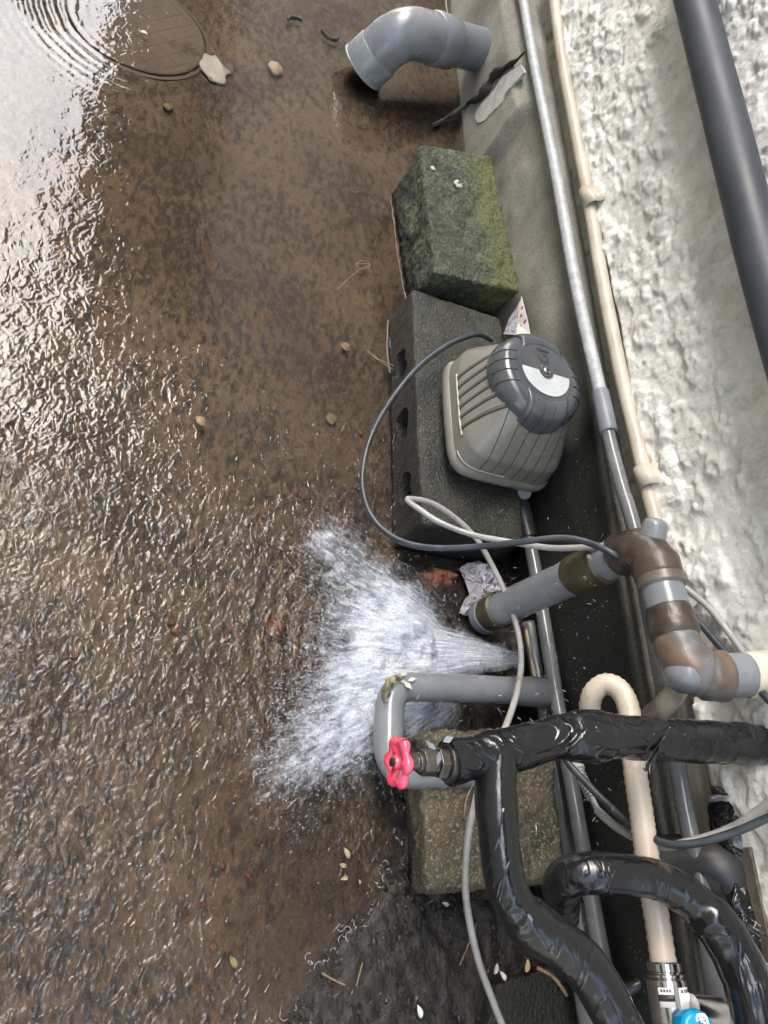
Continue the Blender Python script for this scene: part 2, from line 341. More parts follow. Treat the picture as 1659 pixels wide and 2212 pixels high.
def stucco():
    m_, t, out = newmat('stucco'); L = t.links.new
    p = N(t, 'ShaderNodeBsdfPrincipled'); L(p.outputs[0], out.inputs[0])
    tc = N(t, 'ShaderNodeTexCoord'); co = tc.outputs['Object']
    n1 = N(t, 'ShaderNodeTexNoise', Scale=10, Detail=7, Roughness=.6); L(co, n1.inputs['Vector'])
    r = ramp(t, [(.32, (.56, .55, .51)), (.5, (.70, .685, .635)), (.7, (.82, .80, .75))]); L(n1.outputs[0], r.inputs[0])
    n4 = N(t, 'ShaderNodeTexNoise', Scale=45, Detail=6, Roughness=.7); L(co, n4.inputs['Vector'])
    r4 = ramp(t, [(.30, (.45, .45, .44)), (.5, (1, 1, 1))]); L(n4.outputs[0], r4.inputs[0])
    mx = N(t, 'ShaderNodeMix', data_type='RGBA', blend_type='MULTIPLY'); mx.inputs[0].default_value = .5; L(r.outputs[0], mx.inputs[6]); L(r4.outputs[0], mx.inputs[7])
    L(mx.outputs[2], p.inputs['Base Color']); p.inputs['Roughness'].default_value = .75
    n2 = N(t, 'ShaderNodeTexNoise', Scale=70, Detail=8, Roughness=.7); L(co, n2.inputs['Vector'])
    b = N(t, 'ShaderNodeBump', Strength=1.0, Distance=.005); L(n2.outputs[0], b.inputs['Height'])
    L(b.outputs[0], p.inputs['Normal'])
    return m_
M['stucco'] = stucco()

def groundmat():
    m_, t, out = newmat('muddy_bed'); L = t.links.new
    p = N(t, 'ShaderNodeBsdfPrincipled'); L(p.outputs[0], out.inputs[0])
    tc = N(t, 'ShaderNodeTexCoord'); co = tc.outputs['Object']
    n1 = N(t, 'ShaderNodeTexNoise', Scale=3.2, Detail=7, Roughness=.6, Distortion=.4); L(co, n1.inputs['Vector'])
    r1 = ramp(t, [(.3, (.062, .037, .018)), (.5, (.106, .067, .035)), (.7, (.152, .101, .057))]); L(n1.outputs[0], r1.inputs[0])
    # dark algae blotches, finer and denser in patches
    mp = N(t, 'ShaderNodeMapping'); mp.inputs['Rotation'].default_value = (0, 0, .5); mp.inputs['Scale'].default_value = (.75, 1.3, 1); L(co, mp.inputs[0])
    n2 = N(t, 'ShaderNodeTexNoise', Scale=52, Detail=4, Roughness=.55, Distortion=.5); L(mp.outputs[0], n2.inputs['Vector'])
    n3 = N(t, 'ShaderNodeTexNoise', Scale=5, Detail=3); L(co, n3.inputs['Vector'])
    ma = N(t, 'ShaderNodeMath', operation='MULTIPLY_ADD'); L(n3.outputs[0], ma.inputs[0]); ma.inputs[1].default_value = .55; L(n2.outputs[0], ma.inputs[2])
    r2 = ramp(t, [(.70, g(0)), (.90, g(.85))]); L(ma.outputs[0], r2.inputs[0])
    mx = N(t, 'ShaderNodeMix', data_type='RGBA'); L(r2.outputs[0], mx.inputs[0]); L(r1.outputs[0], mx.inputs[6]); mx.inputs[7].default_value = (.018, .014, .009, 1)
    # green tinge and grit
    n5 = N(t, 'ShaderNodeTexNoise', Scale=150, Detail=3); L(co, n5.inputs['Vector'])
    r5 = ramp(t, [(.3, g(.8)), (.5, g(1)), (.75, g(1.2))]); L(n5.outputs[0], r5.inputs[0])
    mg = N(t, 'ShaderNodeMix', data_type='RGBA', blend_type='MULTIPLY'); mg.inputs[0].default_value = .8; L(mx.outputs[2], mg.inputs[6]); L(r5.outputs[0], mg.inputs[7])
    # dark wet mud in the corner by the wall: material zone set by vertex attribute
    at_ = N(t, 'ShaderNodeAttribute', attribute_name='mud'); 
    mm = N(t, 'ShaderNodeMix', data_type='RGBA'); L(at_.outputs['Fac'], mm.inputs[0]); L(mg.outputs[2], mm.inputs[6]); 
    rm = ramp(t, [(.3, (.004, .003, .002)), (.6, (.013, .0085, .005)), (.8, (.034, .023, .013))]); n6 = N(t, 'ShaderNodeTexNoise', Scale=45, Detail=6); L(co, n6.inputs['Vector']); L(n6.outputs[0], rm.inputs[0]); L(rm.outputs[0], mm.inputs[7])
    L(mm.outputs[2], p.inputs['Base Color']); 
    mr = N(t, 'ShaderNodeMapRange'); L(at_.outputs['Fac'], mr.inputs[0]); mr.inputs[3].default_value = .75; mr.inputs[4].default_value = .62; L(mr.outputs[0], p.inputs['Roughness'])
    b = N(t, 'ShaderNodeBump', Strength=.7, Distance=.004); L(n5.outputs[0], b.inputs['Height']); L(b.outputs[0], p.inputs['Normal'])
    return m_
M['ground'] = groundmat()

def watermat():
    m_, t, out = newmat('rippled_water'); L = t.links.new
    tr = N(t, 'ShaderNodeBsdfTransparent'); tr.inputs[0].default_value = (.86, .84, .80, 1)
    gl = N(t, 'ShaderNodeBsdfGlossy')
    fr = N(t, 'ShaderNodeFresnel', IOR=1.46)
    tc = N(t, 'ShaderNodeTexCoord'); co = tc.outputs['Object']
    mp = N(t, 'ShaderNodeMapping'); mp.inputs['Scale'].default_value = (.85, 1.1, 1); mp.inputs['Rotation'].default_value = (0, 0, .35); L(co, mp.inputs[0])
    n1 = N(t, 'ShaderNodeTexNoise', Scale=56, Detail=1.2, Roughness=.4, Distortion=1.4); L(mp.outputs[0], n1.inputs['Vector'])
    n2 = N(t, 'ShaderNodeTexNoise', Scale=26, Detail=2, Distortion=.6); L(mp.outputs[0], n2.inputs['Vector'])
    ri = N(t, 'ShaderNodeAttribute', attribute_name='ripple')
    gr = N(t, 'ShaderNodeMath', operation='MULTIPLY_ADD'); L(ri.outputs['Fac'], gr.inputs[0]); gr.inputs[1].default_value = .20; gr.inputs[2].default_value = .015; L(gr.outputs[0], gl.inputs['Roughness'])
    a = N(t, 'ShaderNodeMath', operation='MULTIPLY'); L(n1.outputs[0], a.inputs[0]); L(ri.outputs['Fac'], a.inputs[1])
    b2 = N(t, 'ShaderNodeMath', operation='MULTIPLY'); L(n2.outputs[0], b2.inputs[0]); b2.inputs[1].default_value = 1.1
    b3 = N(t, 'ShaderNodeMath', operation='MULTIPLY'); L(b2.outputs[0], b3.inputs[0]); 
    s2 = N(t, 'ShaderNodeMath', operation='MULTIPLY_ADD'); L(ri.outputs['Fac'], s2.inputs[0]); s2.inputs[1].default_value = .6; s2.inputs[2].default_value = .14; L(s2.outputs[0], b3.inputs[1])
    ad = N(t, 'ShaderNodeMath', operation='ADD'); L(a.outputs[0], ad.inputs[0]); L(b3.outputs[0], ad.inputs[1])
    b = N(t, 'ShaderNodeBump', Strength=1.0, Distance=.0040); L(ad.outputs[0], b.inputs['Height'])
    L(b.outputs[0], gl.inputs['Normal']); L(b.outputs[0], fr.inputs['Normal'])
    mx = N(t, 'ShaderNodeMixShader'); L(fr.outputs[0], mx.inputs[0]); L(tr.outputs[0], mx.inputs[1]); L(gl.outputs[0], mx.inputs[2])
    L(mx.outputs[0], out.inputs[0]); return m_
M['water'] = watermat()

def foammat(name, attr, streak=(38, 4), lo=.0, hi=.5):
    m_, t, out = newmat(name); L = t.links.new
    tr = N(t, 'ShaderNodeBsdfTransparent')
    p = N(t, 'ShaderNodeBsdfPrincipled'); p.inputs['Roughness'].default_value = .35
    uv = N(t, 'ShaderNodeUVMap', uv_map='flow')
    mp = N(t, 'ShaderNodeMapping'); mp.inputs['Scale'].default_value = (streak[0], streak[1], 1); L(uv.outputs[0], mp.inputs[0])
    n1 = N(t, 'ShaderNodeTexNoise', Scale=1, Detail=5, Roughness=.65, Distortion=.4); L(mp.outputs[0], n1.inputs['Vector'])
    tc = N(t, 'ShaderNodeTexCoord')
    n2 = N(t, 'ShaderNodeTexNoise', Scale=150, Detail=4, Roughness=.7); L(tc.outputs['Object'], n2.inputs['Vector'])
    n3 = N(t, 'ShaderNodeTexNoise', Scale=24, Detail=4, Roughness=.6, Distortion=.8); L(tc.outputs['Object'], n3.inputs['Vector'])
    at_ = N(t, 'ShaderNodeAttribute', attribute_name=attr)
    h2 = N(t, 'ShaderNodeMath', operation='MULTIPLY_ADD'); L(n2.outputs[0], h2.inputs[0]); h2.inputs[1].default_value = .8; h2.inputs[2].default_value = .1
    h1 = N(t, 'ShaderNodeMath', operation='MULTIPLY_ADD'); L(n1.outputs[0], h1.inputs[0]); h1.inputs[1].default_value = 1.25; h1.inputs[2].default_value = -.125
    s = N(t, 'ShaderNodeMath', operation='ADD'); L(h1.outputs[0], s.inputs[0]); L(h2.outputs[0], s.inputs[1])
    fc = ramp(t, [(.33, (.34, .37, .43)), (.5, (.50, .54, .61)), (.68, (.64, .68, .75))]); L(h1.outputs[0], fc.inputs[0]); L(fc.outputs[0], p.inputs['Base Color'])
    s3 = N(t, 'ShaderNodeMath', operation='ADD'); L(s.outputs[0], s3.inputs[0]); L(n3.outputs[0], s3.inputs[1])
    s2 = N(t, 'ShaderNodeMath', operation='MULTIPLY_ADD'); L(at_.outputs['Fac'], s2.inputs[0]); s2.inputs[1].default_value = 2.05
    s4 = N(t, 'ShaderNodeMath', operation='SUBTRACT'); L(s3.outputs[0], s4.inputs[0]); s4.inputs[1].default_value = 2.15
    L(s4.outputs[0], s2.inputs[2])
    mr = N(t, 'ShaderNodeMapRange', interpolation_type='SMOOTHSTEP'); L(s2.outputs[0], mr.inputs[0]); mr.inputs[1].default_value = lo; mr.inputs[2].default_value = hi; mr.inputs[4].default_value = .93
    gate = N(t, 'ShaderNodeMapRange'); L(at_.outputs['Fac'], gate.inputs[0]); gate.inputs[1].default_value = .02; gate.inputs[2].default_value = .15
    ml = N(t, 'ShaderNodeMath', operation='MULTIPLY'); L(mr.outputs[0], ml.inputs[0]); L(gate.outputs[0], ml.inputs[1])
    mx = N(t, 'ShaderNodeMixShader'); L(ml.outputs[0], mx.inputs[0]); L(tr.outputs[0], mx.inputs[1]); L(p.outputs[0], mx.inputs[2])
    b = N(t, 'ShaderNodeBump', Strength=.8, Distance=.006); L(s3.outputs[0], b.inputs['Height']); L(b.outputs[0], p.inputs['Normal'])
    L(mx.outputs[0], out.inputs[0]); return m_
M['foam'] = foammat('white_foam', 'foam', lo=-.10, hi=1.25)
M['jet'] = foammat('water_jet', 'foam', streak=(34, 2.2), lo=-.25, hi=1.0)
def dropmat():
    m_, t, out = newmat('water_drops'); L = t.links.new
    tr = N(t, 'ShaderNodeBsdfTransparent'); p = N(t, 'ShaderNodeBsdfPrincipled'); p.inputs['Base Color'].default_value = (.55, .59, .66, 1); p.inputs['Roughness'].default_value = .1
    mx = N(t, 'ShaderNodeMixShader'); mx.inputs[0].default_value = .34; L(tr.outputs[0], mx.inputs[1]); L(p.outputs[0], mx.inputs[2]); L(mx.outputs[0], out.inputs[0]); return m_
M['drops'] = dropmat()

# ------------------------------------------------------------------ ground and water
def grid(name, x0, x1, y0, y1, step, hf, mat_, attrs=None, uvf=None, mask=None, **tg):
    nx = int((x1-x0)/step)+1; ny = int((y1-y0)/step)+1
    xs = np.linspace(x0, x1, nx); ys = np.linspace(y0, y1, ny); X_, Y_ = np.meshgrid(xs, ys, indexing='ij')
    Hh = hf(X_, Y_)
    co = np.stack([X_, Y_, Hh], -1).reshape(-1, 3)
    ii, jj = np.meshgrid(np.arange(nx-1), np.arange(ny-1), indexing='ij'); a = (ii*ny+jj).ravel()
    fc = np.stack([a, a+ny, a+ny+1, a+1], -1)
    if mask is not None:
        mk = mask(X_, Y_).ravel(); fc = fc[mk[fc].any(1)]
    me = bpy.data.meshes.new(name); me.vertices.add(len(co)); me.vertices.foreach_set('co', co.ravel())
    me.loops.add(fc.size); me.loops.foreach_set('vertex_index', fc.ravel().astype(np.int32))
    me.polygons.add(len(fc)); me.polygons.foreach_set('loop_start', np.arange(0, fc.size, 4, dtype=np.int32))
    me.update(calc_edges=True); me.validate()
    me.polygons.foreach_set('use_smooth', [True]*len(me.polygons))
    for an, af in (attrs or {}).items():
        at_ = me.attributes.new(an, 'FLOAT', 'POINT'); at_.data.foreach_set('value', np.clip(af(X_, Y_), 0, 4).ravel().astype(np.float32))
    if uvf:
        U, V = uvf(X_, Y_); U = U.ravel(); V = V.ravel()
        ul = me.uv_layers.new(name='flow'); vi = np.zeros(len(me.loops), np.int32); me.loops.foreach_get('vertex_index', vi)
        ul.data.foreach_set('uv', np.stack([U[vi], V[vi]], -1).ravel().astype(np.float32))
    o = bpy.data.objects.new(name, me); COL.objects.link(o); me.materials.append(mat_); tag(o, **tg); return o

def vnoise(X_, Y_, sc, seed):               # smooth value noise on arrays
    rs = np.random.RandomState(seed); T = rs.rand(256, 256)
    x = X_*sc+50; y = Y_*sc+50; xi = np.floor(x).astype(int); yi = np.floor(y).astype(int); fx = x-xi; fy = y-yi
    fx = fx*fx*(3-2*fx); fy = fy*fy*(3-2*fy)
    A = T[xi % 256, yi % 256]; B = T[(xi+1) % 256, yi % 256]; Cc = T[xi % 256, (yi+1) % 256]; D = T[(xi+1) % 256, (yi+1) % 256]
    return (A*(1-fx)+B*fx)*(1-fy)+(Cc*(1-fx)+D*fx)*fy
def fb(X_, Y_, sc, seed, oc=4):
    return sum(vnoise(X_, Y_, sc*2**k, seed+k)*.5**k for k in range(oc))/sum(.5**k for k in range(oc))
def sstep(a, b, v): t = np.clip((v-a)/(b-a), 0, 1); return t*t*(3-2*t)

def bank(X_, Y_):                           # dark mud bank near the wall, close to the camera
    ye = -.585-.02*np.sin(X_*20)+sstep(.05, -.25, X_)*.20
    return sstep(.03, -.03, Y_-ye+(fb(X_, Y_, 30, 3)-.5)*.05)*sstep(.62, .45, X_)
def ground_h(X_, Y_):
    h = -.016+(fb(X_, Y_, 9, 11)-.5)*.008+(fb(X_, Y_, 60, 21)-.5)*.003
    return h+bank(X_, Y_)*(.0165+(fb(X_, Y_, 70, 31, 4)-.5)*.013)
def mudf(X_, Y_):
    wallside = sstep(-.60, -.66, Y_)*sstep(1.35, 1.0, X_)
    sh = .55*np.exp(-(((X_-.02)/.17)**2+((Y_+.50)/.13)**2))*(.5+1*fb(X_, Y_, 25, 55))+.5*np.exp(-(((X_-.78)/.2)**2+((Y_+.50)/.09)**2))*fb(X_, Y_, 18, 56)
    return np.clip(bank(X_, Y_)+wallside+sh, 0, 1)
def edge_fade(X_, Y_): return 1
grid('ground', -.7, 2.9, -1.0, 1.0, .006, ground_h, M['ground'], attrs={'mud': mudf}, label='brown silt covered concrete ground under shallow water', kind='structure')
far = MB().add([(-40, -1, -.03), (60, -1, -.03), (60, 60, -.03), (-40, 60, -.03)], [(0, 1, 2, 3)])
far.build('yard_ground', M['ground'], smooth=False, kind='structure')

SPL = Z(870, 1415, 0); SRC = Z(1118, 1420, .07)
rc = Z(290, 60, 0); rc2 = Z(215, 532, 0)
def ripple(X_, Y_):
    d = np.hypot(X_-SPL.x, Y_-SPL.y)
    low = sstep(1.30, .55, X_)
    calm = np.exp(-(((X_-1.35)/.42)**2+((Y_+.42)/.26)**2))
    shelter = np.exp(-(((X_-.02)/.16)**2+((Y_+.42)/.16)**2))
    r = .09+.62*low+.5*sstep(.75,.25,X_)+.35*np.exp(-(d/.4)**2)
    r *= (1-.88*calm)*(1-.75*shelter)
    return r*(.45+1.1*fb(X_, Y_, 7, 77))
def water_h(X_, Y_):
    h = np.zeros_like(X_)
    for c, rad, wl, am, wd in ((rc, .20, .022, .0011, .07), (rc2, .05, .012, .0006, .02), (Z(640, 740, 0), .03, .01, .0003, .012), (Z(870, 1415, 0), .2, .03, .0014, .12)):
        d = np.hypot(X_-c.x, Y_-c.y); h += am*np.sin((d+.02*fb(X_, Y_, 9, 44))*2*pi/wl)*np.exp(-((d-rad)/wd)**2)*(sstep(-.12, .06, Y_-c.y) if rad == .20 else 1)*(.3+1.2*fb(X_, Y_, 12, 45))
    return h+(fb(X_, Y_, 14, 5, 3)-.5)*.0042*np.clip(ripple(X_, Y_)+.25, 0, 1.2)
grid('water', -.6, 2.9, -.9, 1.0, .005, water_h, M['water'], attrs={'ripple': ripple}, label='shallow rippling water over the brown ground', kind='structure')

# foam where the burst pipe hits the pool
blobs = [((860, 1420), 105, 1.15, 1), ((895, 1365), 80, .85, 1), ((800, 1330), 85, .62, 1), ((865, 1265), 75, .72, 1), ((780, 1240), 75, .36, 1), ((770, 1420), 85, .62, 1), ((765, 1490), 90, .60, 1), ((900, 1480), 100, .95, 1),
         ((930, 1545), 85, .60, 1), ((720, 1195), 90, .50, 1), ((660, 1150), 75, .46, 1), ((760, 1145), 70, .30, 1), ((700, 1290), 85, .34, 1), ((660, 1390), 80, .26, 1), ((700, 1560), 95, .46, 1), ((640, 1640), 90, .44, 1), ((740, 1640), 85, .48, 1),
         ((600, 1730), 80, .36, 1), ((820, 1570), 90, .50, 1), ((560, 1640), 70, .26, 1), ((520, 1840), 90, .16, 1), ((620, 1500), 70, .16, 1), ((960, 1300), 45, .22, 1), ((440, 2000), 110, .10, 1)]
bl = [(Z(p[0], p[1], 0), r_*.00078, a_) for p, r_, a_, _ in blobs]
def foamf(X_, Y_):
    s = np.zeros_like(X_)
    for c, r_, a_ in bl: s = np.maximum(s, 0)+a_*np.exp(-((X_-c.x)**2+(Y_-c.y)**2)/(2*(r_*.74)**2))*.56
    dk = Z(740, 1400, 0); s -= .25*np.exp(-((X_-dk.x)**2+(Y_-dk.y)**2)/(2*.018**2))
    dk = Z(860, 1250, 0); s -= .25*np.exp(-((X_-dk.x)**2+(Y_-dk.y)**2)/(2*.014**2))
    wall = sstep(-.80, -.72, Y_)
    return np.clip(s, 0, 1.25)*wall
def foam_h(X_, Y_):
    f = foamf(X_, Y_); ang = np.arctan2(Y_-SRC.y, X_-SRC.x); rr = np.hypot(X_-SRC.x, Y_-SRC.y)
    st = fb(ang*9, rr*14, 1.4, 91)
    return .0025+.034*f**1.5*(.55+.9*fb(X_, Y_, 26, 61))+.010*f*st+(fb(X_, Y_, 120, 62)-.5)*.006*np.clip(f, 0, 1)
def flow(X_, Y_):
    return np.arctan2(Y_-SRC.y, X_-SRC.x), np.hypot(X_-SRC.x, Y_-SRC.y)*8
grid('splash_foam', -.15, .95, -.86, -.05, .0028, foam_h, M['foam'], attrs={'foam': foamf}, uvf=flow, mask=lambda X_, Y_: foamf(X_, Y_) > .03, label='white churning foam where the water jet hits the pool', cat='foam', kind='stuff')

# ------------------------------------------------------------------ house: footing, wall, eave
FY = -.905
xa, xb = -.8, 2.9
def gridyz(name, x0, x1, z0, z1, step, yf, mat_, parent=None, **tg):
    nx = int((x1-x0)/step)+1; nz = int((z1-z0)/step)+1
    X_, Z_ = np.meshgrid(np.linspace(x0, x1, nx), np.linspace(z0, z1, nz), indexing='ij'); Yv = yf(X_, Z_)
    co = np.stack([X_, Yv, Z_], -1).reshape(-1, 3); ii, jj = np.meshgrid(np.arange(nx-1), np.arange(nz-1), indexing='ij'); a = (ii*nz+jj).ravel()
    fc = np.stack([a, a+1, a+nz+1, a+nz], -1)
    me = bpy.data.meshes.new(name); off = OFF[parent.name] if parent else Vector((0, 0, 0))
    co -= np.array(off); me.vertices.add(len(co)); me.vertices.foreach_set('co', co.ravel())
    me.loops.add(fc.size); me.loops.foreach_set('vertex_index', fc.ravel().astype(np.int32)); me.polygons.add(len(fc)); me.polygons.foreach_set('loop_start', np.arange(0, fc.size, 4, dtype=np.int32))
    me.update(calc_edges=True); me.validate(); me.polygons.foreach_set('use_smooth', [True]*len(me.polygons))
    o = bpy.data.objects.new(name, me); COL.objects.link(o); me.materials.append(mat_)
    if parent: o.parent = parent; OFF[o.name] = off
    tag(o, **tg); return o
foot = thing('concrete_footing', 'grey concrete house footing, dark and wet near the pump', 'footing', (1, FY, 0))
def footmat():
    m_, t, out = newmat('footing_face'); L = t.links.new
    p = N(t, 'ShaderNodeBsdfPrincipled'); L(p.outputs[0], out.inputs[0]); tc = N(t, 'ShaderNodeTexCoord'); co = tc.outputs['Object']
    n1 = N(t, 'ShaderNodeTexNoise', Scale=6, Detail=6, Roughness=.6); L(co, n1.inputs['Vector']); n2 = N(t, 'ShaderNodeTexNoise', Scale=330, Detail=3); L(co, n2.inputs['Vector'])
    r1 = ramp(t, [(.3, (.13, .12, .10)), (.5, (.20, .188, .155)), (.72, (.30, .285, .24))]); L(n1.outputs[0], r1.inputs[0])
    r2 = ramp(t, [(.3, g(.65)), (.5, g(1)), (.7, g(1.35))]); L(n2.outputs[0], r2.inputs[0])
    mu = N(t, 'ShaderNodeMix', data_type='RGBA', blend_type='MULTIPLY'); mu.inputs[0].default_value = 1; L(r1.outputs[0], mu.inputs[6]); L(r2.outputs[0], mu.inputs[7])
    rd = ramp(t, [(.3, (.003, .003, .0025)), (.6, (.008, .008, .006)), (.8, (.020, .019, .014))]); L(n1.outputs[0], rd.inputs[0])
    n3 = N(t, 'ShaderNodeTexNoise', Scale=200, Detail=1); L(co, n3.inputs['Vector']); r3 = ramp(t, [(.70, g(0)), (.74, g(.10))]); L(n3.outputs[0], r3.inputs[0])
    ad = N(t, 'ShaderNodeMix', data_type='RGBA', blend_type='ADD'); ad.inputs[0].default_value = 1; L(rd.outputs[0], ad.inputs[6]); L(r3.outputs[0], ad.inputs[7])
    at_ = N(t, 'ShaderNodeAttribute', attribute_name='wet'); mx = N(t, 'ShaderNodeMix', data_type='RGBA'); L(at_.outputs['Fac'], mx.inputs[0]); L(mu.outputs[2], mx.inputs[6]); L(ad.outputs[2], mx.inputs[7])
    L(mx.outputs[2], p.inputs['Base Color']); mr = N(t, 'ShaderNodeMapRange'); L(at_.outputs['Fac'], mr.inputs[0]); mr.inputs[3].default_value = .8; mr.inputs[4].default_value = .62; L(mr.outputs[0], p.inputs['Roughness'])
    b = N(t, 'ShaderNodeBump', Strength=.6, Distance=.0025); L(n2.outputs[0], b.inputs['Height']); L(b.outputs[0], p.inputs['Normal'])
    return m_
M['footface'] = footmat()
# face rises from the ground, rounds over at the top edge and runs back to the wall as a ledge
TOPZ = .290
nx = 460; prof = []
for k in range(40): prof.append((0, -.06+(TOPZ-.008+.06)*k/39))
for k in range(1, 6): a = k/5*pi/2; prof.append((-.008*(1-cos(a)), TOPZ-.008+.008*sin(a)))
for k in range(1, 6): prof.append((-.008-.07*k/5, TOPZ))
V = []; wet = []
for i in range(nx+1):
    x = xa+(xb-xa)*i/nx
    for dy, z in prof:
        bulge = 0
        if x > 1.72: bulge = .03*min(1, (x-1.72)/.03)*(1 if z < TOPZ-.06 else max(0, (TOPZ-z)/.06))
        p = Vector((x, FY+dy+bulge, z)); n_ = fbm(p*9, 3)*.004+fbm(p*60, 3)*.0009
        V.append(p+Vector((0, n_, 0))); 
        wb = 1.10+.22*mn.noise(Vector((x*3, z*9, 0)))+.35*(.25-z)/.3
        tpl = 1-max(0, min(1, (z-TOPZ+.012)/.012))*.6
        wet.append(max(0, min(1, (wb-x)/.30))*tpl)
mbf = MB(); k = len(prof); mbf.v = V
mbf.f = [(i*k+j, i*k+j+1, (i+1)*k+j+1, (i+1)*k+j) for i in range(nx) for j in range(k-1)]
fo = mbf.build('footing_face', M['footface'], foot, angle=60)
at_ = fo.data.attributes.new('wet', 'FLOAT', 'POINT'); at_.data.foreach_set('value', wet)
# crack with loosened mortar
cp = [(1135, 110, 2), (1118, 128, 5), (1098, 142, 9), (1078, 155, 12), (1062, 172, 14), (1050, 195, 16), (1032, 212, 11), (1010, 225, 8), (985, 242, 7), (960, 258, 6), (935, 272, 5)]
mbc = MB(); pts = []
for px, py, wd in cp:
    pts.append((Y(px, py, FY+.034) if py < 215 else Z(px, py, .03 if py < 250 else .0), wd*.0009))
sp_ = smooth_path([p for p, _ in pts], 4); rr_ = np.interp(np.linspace(0, len(pts)-1, len(sp_)), range(len(pts)), [r_ for _, r_ in pts])
mbc.tube([p+Vector((0, 0, 0)) for p in sp_], [float(r_*(1+.3*fbm(p*60))) for r_, p in zip(rr_, sp_)], 10, ell=lambda i, a: 1+.25*sin(a*2+i)); mbc.build('crack', M['crack'], foot)
def patch(outline, y, th, name, mt, parent, **k2):
    P = [Y(px, py, y) for px, py in outline]
    Q = dens(smooth_path(P+[P[0]], 4)[:-1], .004); Q = [q+Vector((fbm(q*90), 0, fbm(q*90+Vector((5, 5, 5)))))*.003 for q in Q]
    return MB().slab(Q, (0, 1, 0), th).build(name, mt, parent, smooth=False, bevel=.0015, **k2)
patch([(1128, 142), (1104, 158), (1086, 172), (1072, 195), (1056, 215), (1040, 230), (1030, 255), (1042, 268), (1066, 246), (1084, 228), (1096, 204), (1116, 182), (1136, 158)], FY+.027, .007, 'mortar_patch', M['mortar'], foot)

house = thing('house_wall', 'cream rough stucco house wall filling the right of the photo', 'wall', (1, -.95, .3))
def stucco_y(X_, Z_):
    a = fb(X_, Z_, 22, 101, 4); b = fb(X_*1.0, Z_*1.0, 34, 131, 4)
    a2 = fb(X_*.7+Z_*.35, Z_, 22, 161, 4); h = sstep(.50, .58, a)*.0042+sstep(.44, .56, a2)*.0036+sstep(.54, .60, b)*.0035*sstep(.4, .6, a)+(fb(X_, Z_, 90, 141, 3)-.5)*.0045*sstep(.35, .6, a2)+(fb(X_, Z_, 5, 151, 2)-.5)*.004+(fb(X_, Z_, 150, 181, 2)-.5)*.003
    e = np.clip((Z_-.352)/.01, 0, 1)
    return -.951+h*e+.012*e
gridyz('stucco_render', xa, xb, .348, 1.45, .0036, stucco_y, M['stucco'], house)
MB().box((xa, -1.1, 1.45), (14, -.945, 4.98)).box((xb, -1.1, 0), (14, -.945, 1.445)).build('upper_wall', M['stucco'], house, smooth=False)
def strip_y(X_, Z_): return -.955+(fb(X_, Z_, 20, 171, 4)-.5)*.006-.01*sstep(.012, 0, np.abs(Z_-.328-.004*np.sin(X_*9)))
gridyz('base_strip', xa, xb, .26, .356, .004, strip_y, M['basestrip'], house)
eave = thing('roof_eave', 'boarded underside of the roof eave above the wall, out of frame overhead', 'eave', (1, -.9, 5.0))
MB().box((-2.2, -1.1, 5.0), (14, .31, 5.06)).build('soffit', M['soffit'], eave, smooth=False)
MB().box((-2.2, .312, 4.9), (14, .34, 5.2)).build('fascia', M['soffit'], eave, smooth=False)
nb = thing('sky_limit_wall', 'added pale wall out of frame on the left, narrowing the sky and bouncing fill', 'wall', (3, 1.6, 0))
MB().box((-3, 2.2, -.05), (14, 2.4, 5.2)).build('wall_face', M['creampaint'], nb, smooth=False)  # added out of view to narrow the sky strip; pale for bounced fill
rw = thing('rear_shade_wall', 'added stucco wall behind the viewer, darkening the near end', 'wall', (-1.5, -.5, 0))
MB().box((-2.2, -.94, -.05), (-1.5, .3, 2.29)).build('wall_face', M['stucco'], rw, smooth=False)  # unseen wall added to keep light off the near end

# ------------------------------------------------------------------ inspection cover
cc = Vector((1.825, .012, -.012)); 
cov = thing('inspection_cover', 'round brown inspection cover with diamond pattern under the water, upper left', 'cover', cc)
Rc = .158
MB().lathe(cc, (0, 0, 1), [(-.02, Rc), (.002, Rc), (.0045, Rc-.003), (.0045, Rc-.010), (.003, Rc-.012), (.003, .001)], 72, cap=False).build('cover_plate', M['cover'], cov)
rb = MB(); stp = .034
for fam in (0, 1):
    a = radians(48 if fam else -42); d = Vector((cos(a), sin(a), 0)); n_ = Vector((-sin(a), cos(a), 0))
    for i in range(-8, 9):
        c0 = cc+n_*(i*stp); q = (Rc-.014)**2-(i*stp)**2
        if q > 0: h_ = sqrt(q); rb.tube([c0-d*h_+Vector((0, 0, .003)), c0+d*h_+Vector((0, 0, .003))], .0006, 6)
rb.build('diamond_ribs', M['cover'], cov)
MB().lathe(cc, (0, 0, 1), [(-.02, Rc+.012), (-.001, Rc+.012), (.0, Rc+.004), (-.02, Rc+.004)], 72, cap=False).build('cover_frame', M['cover'], cov)

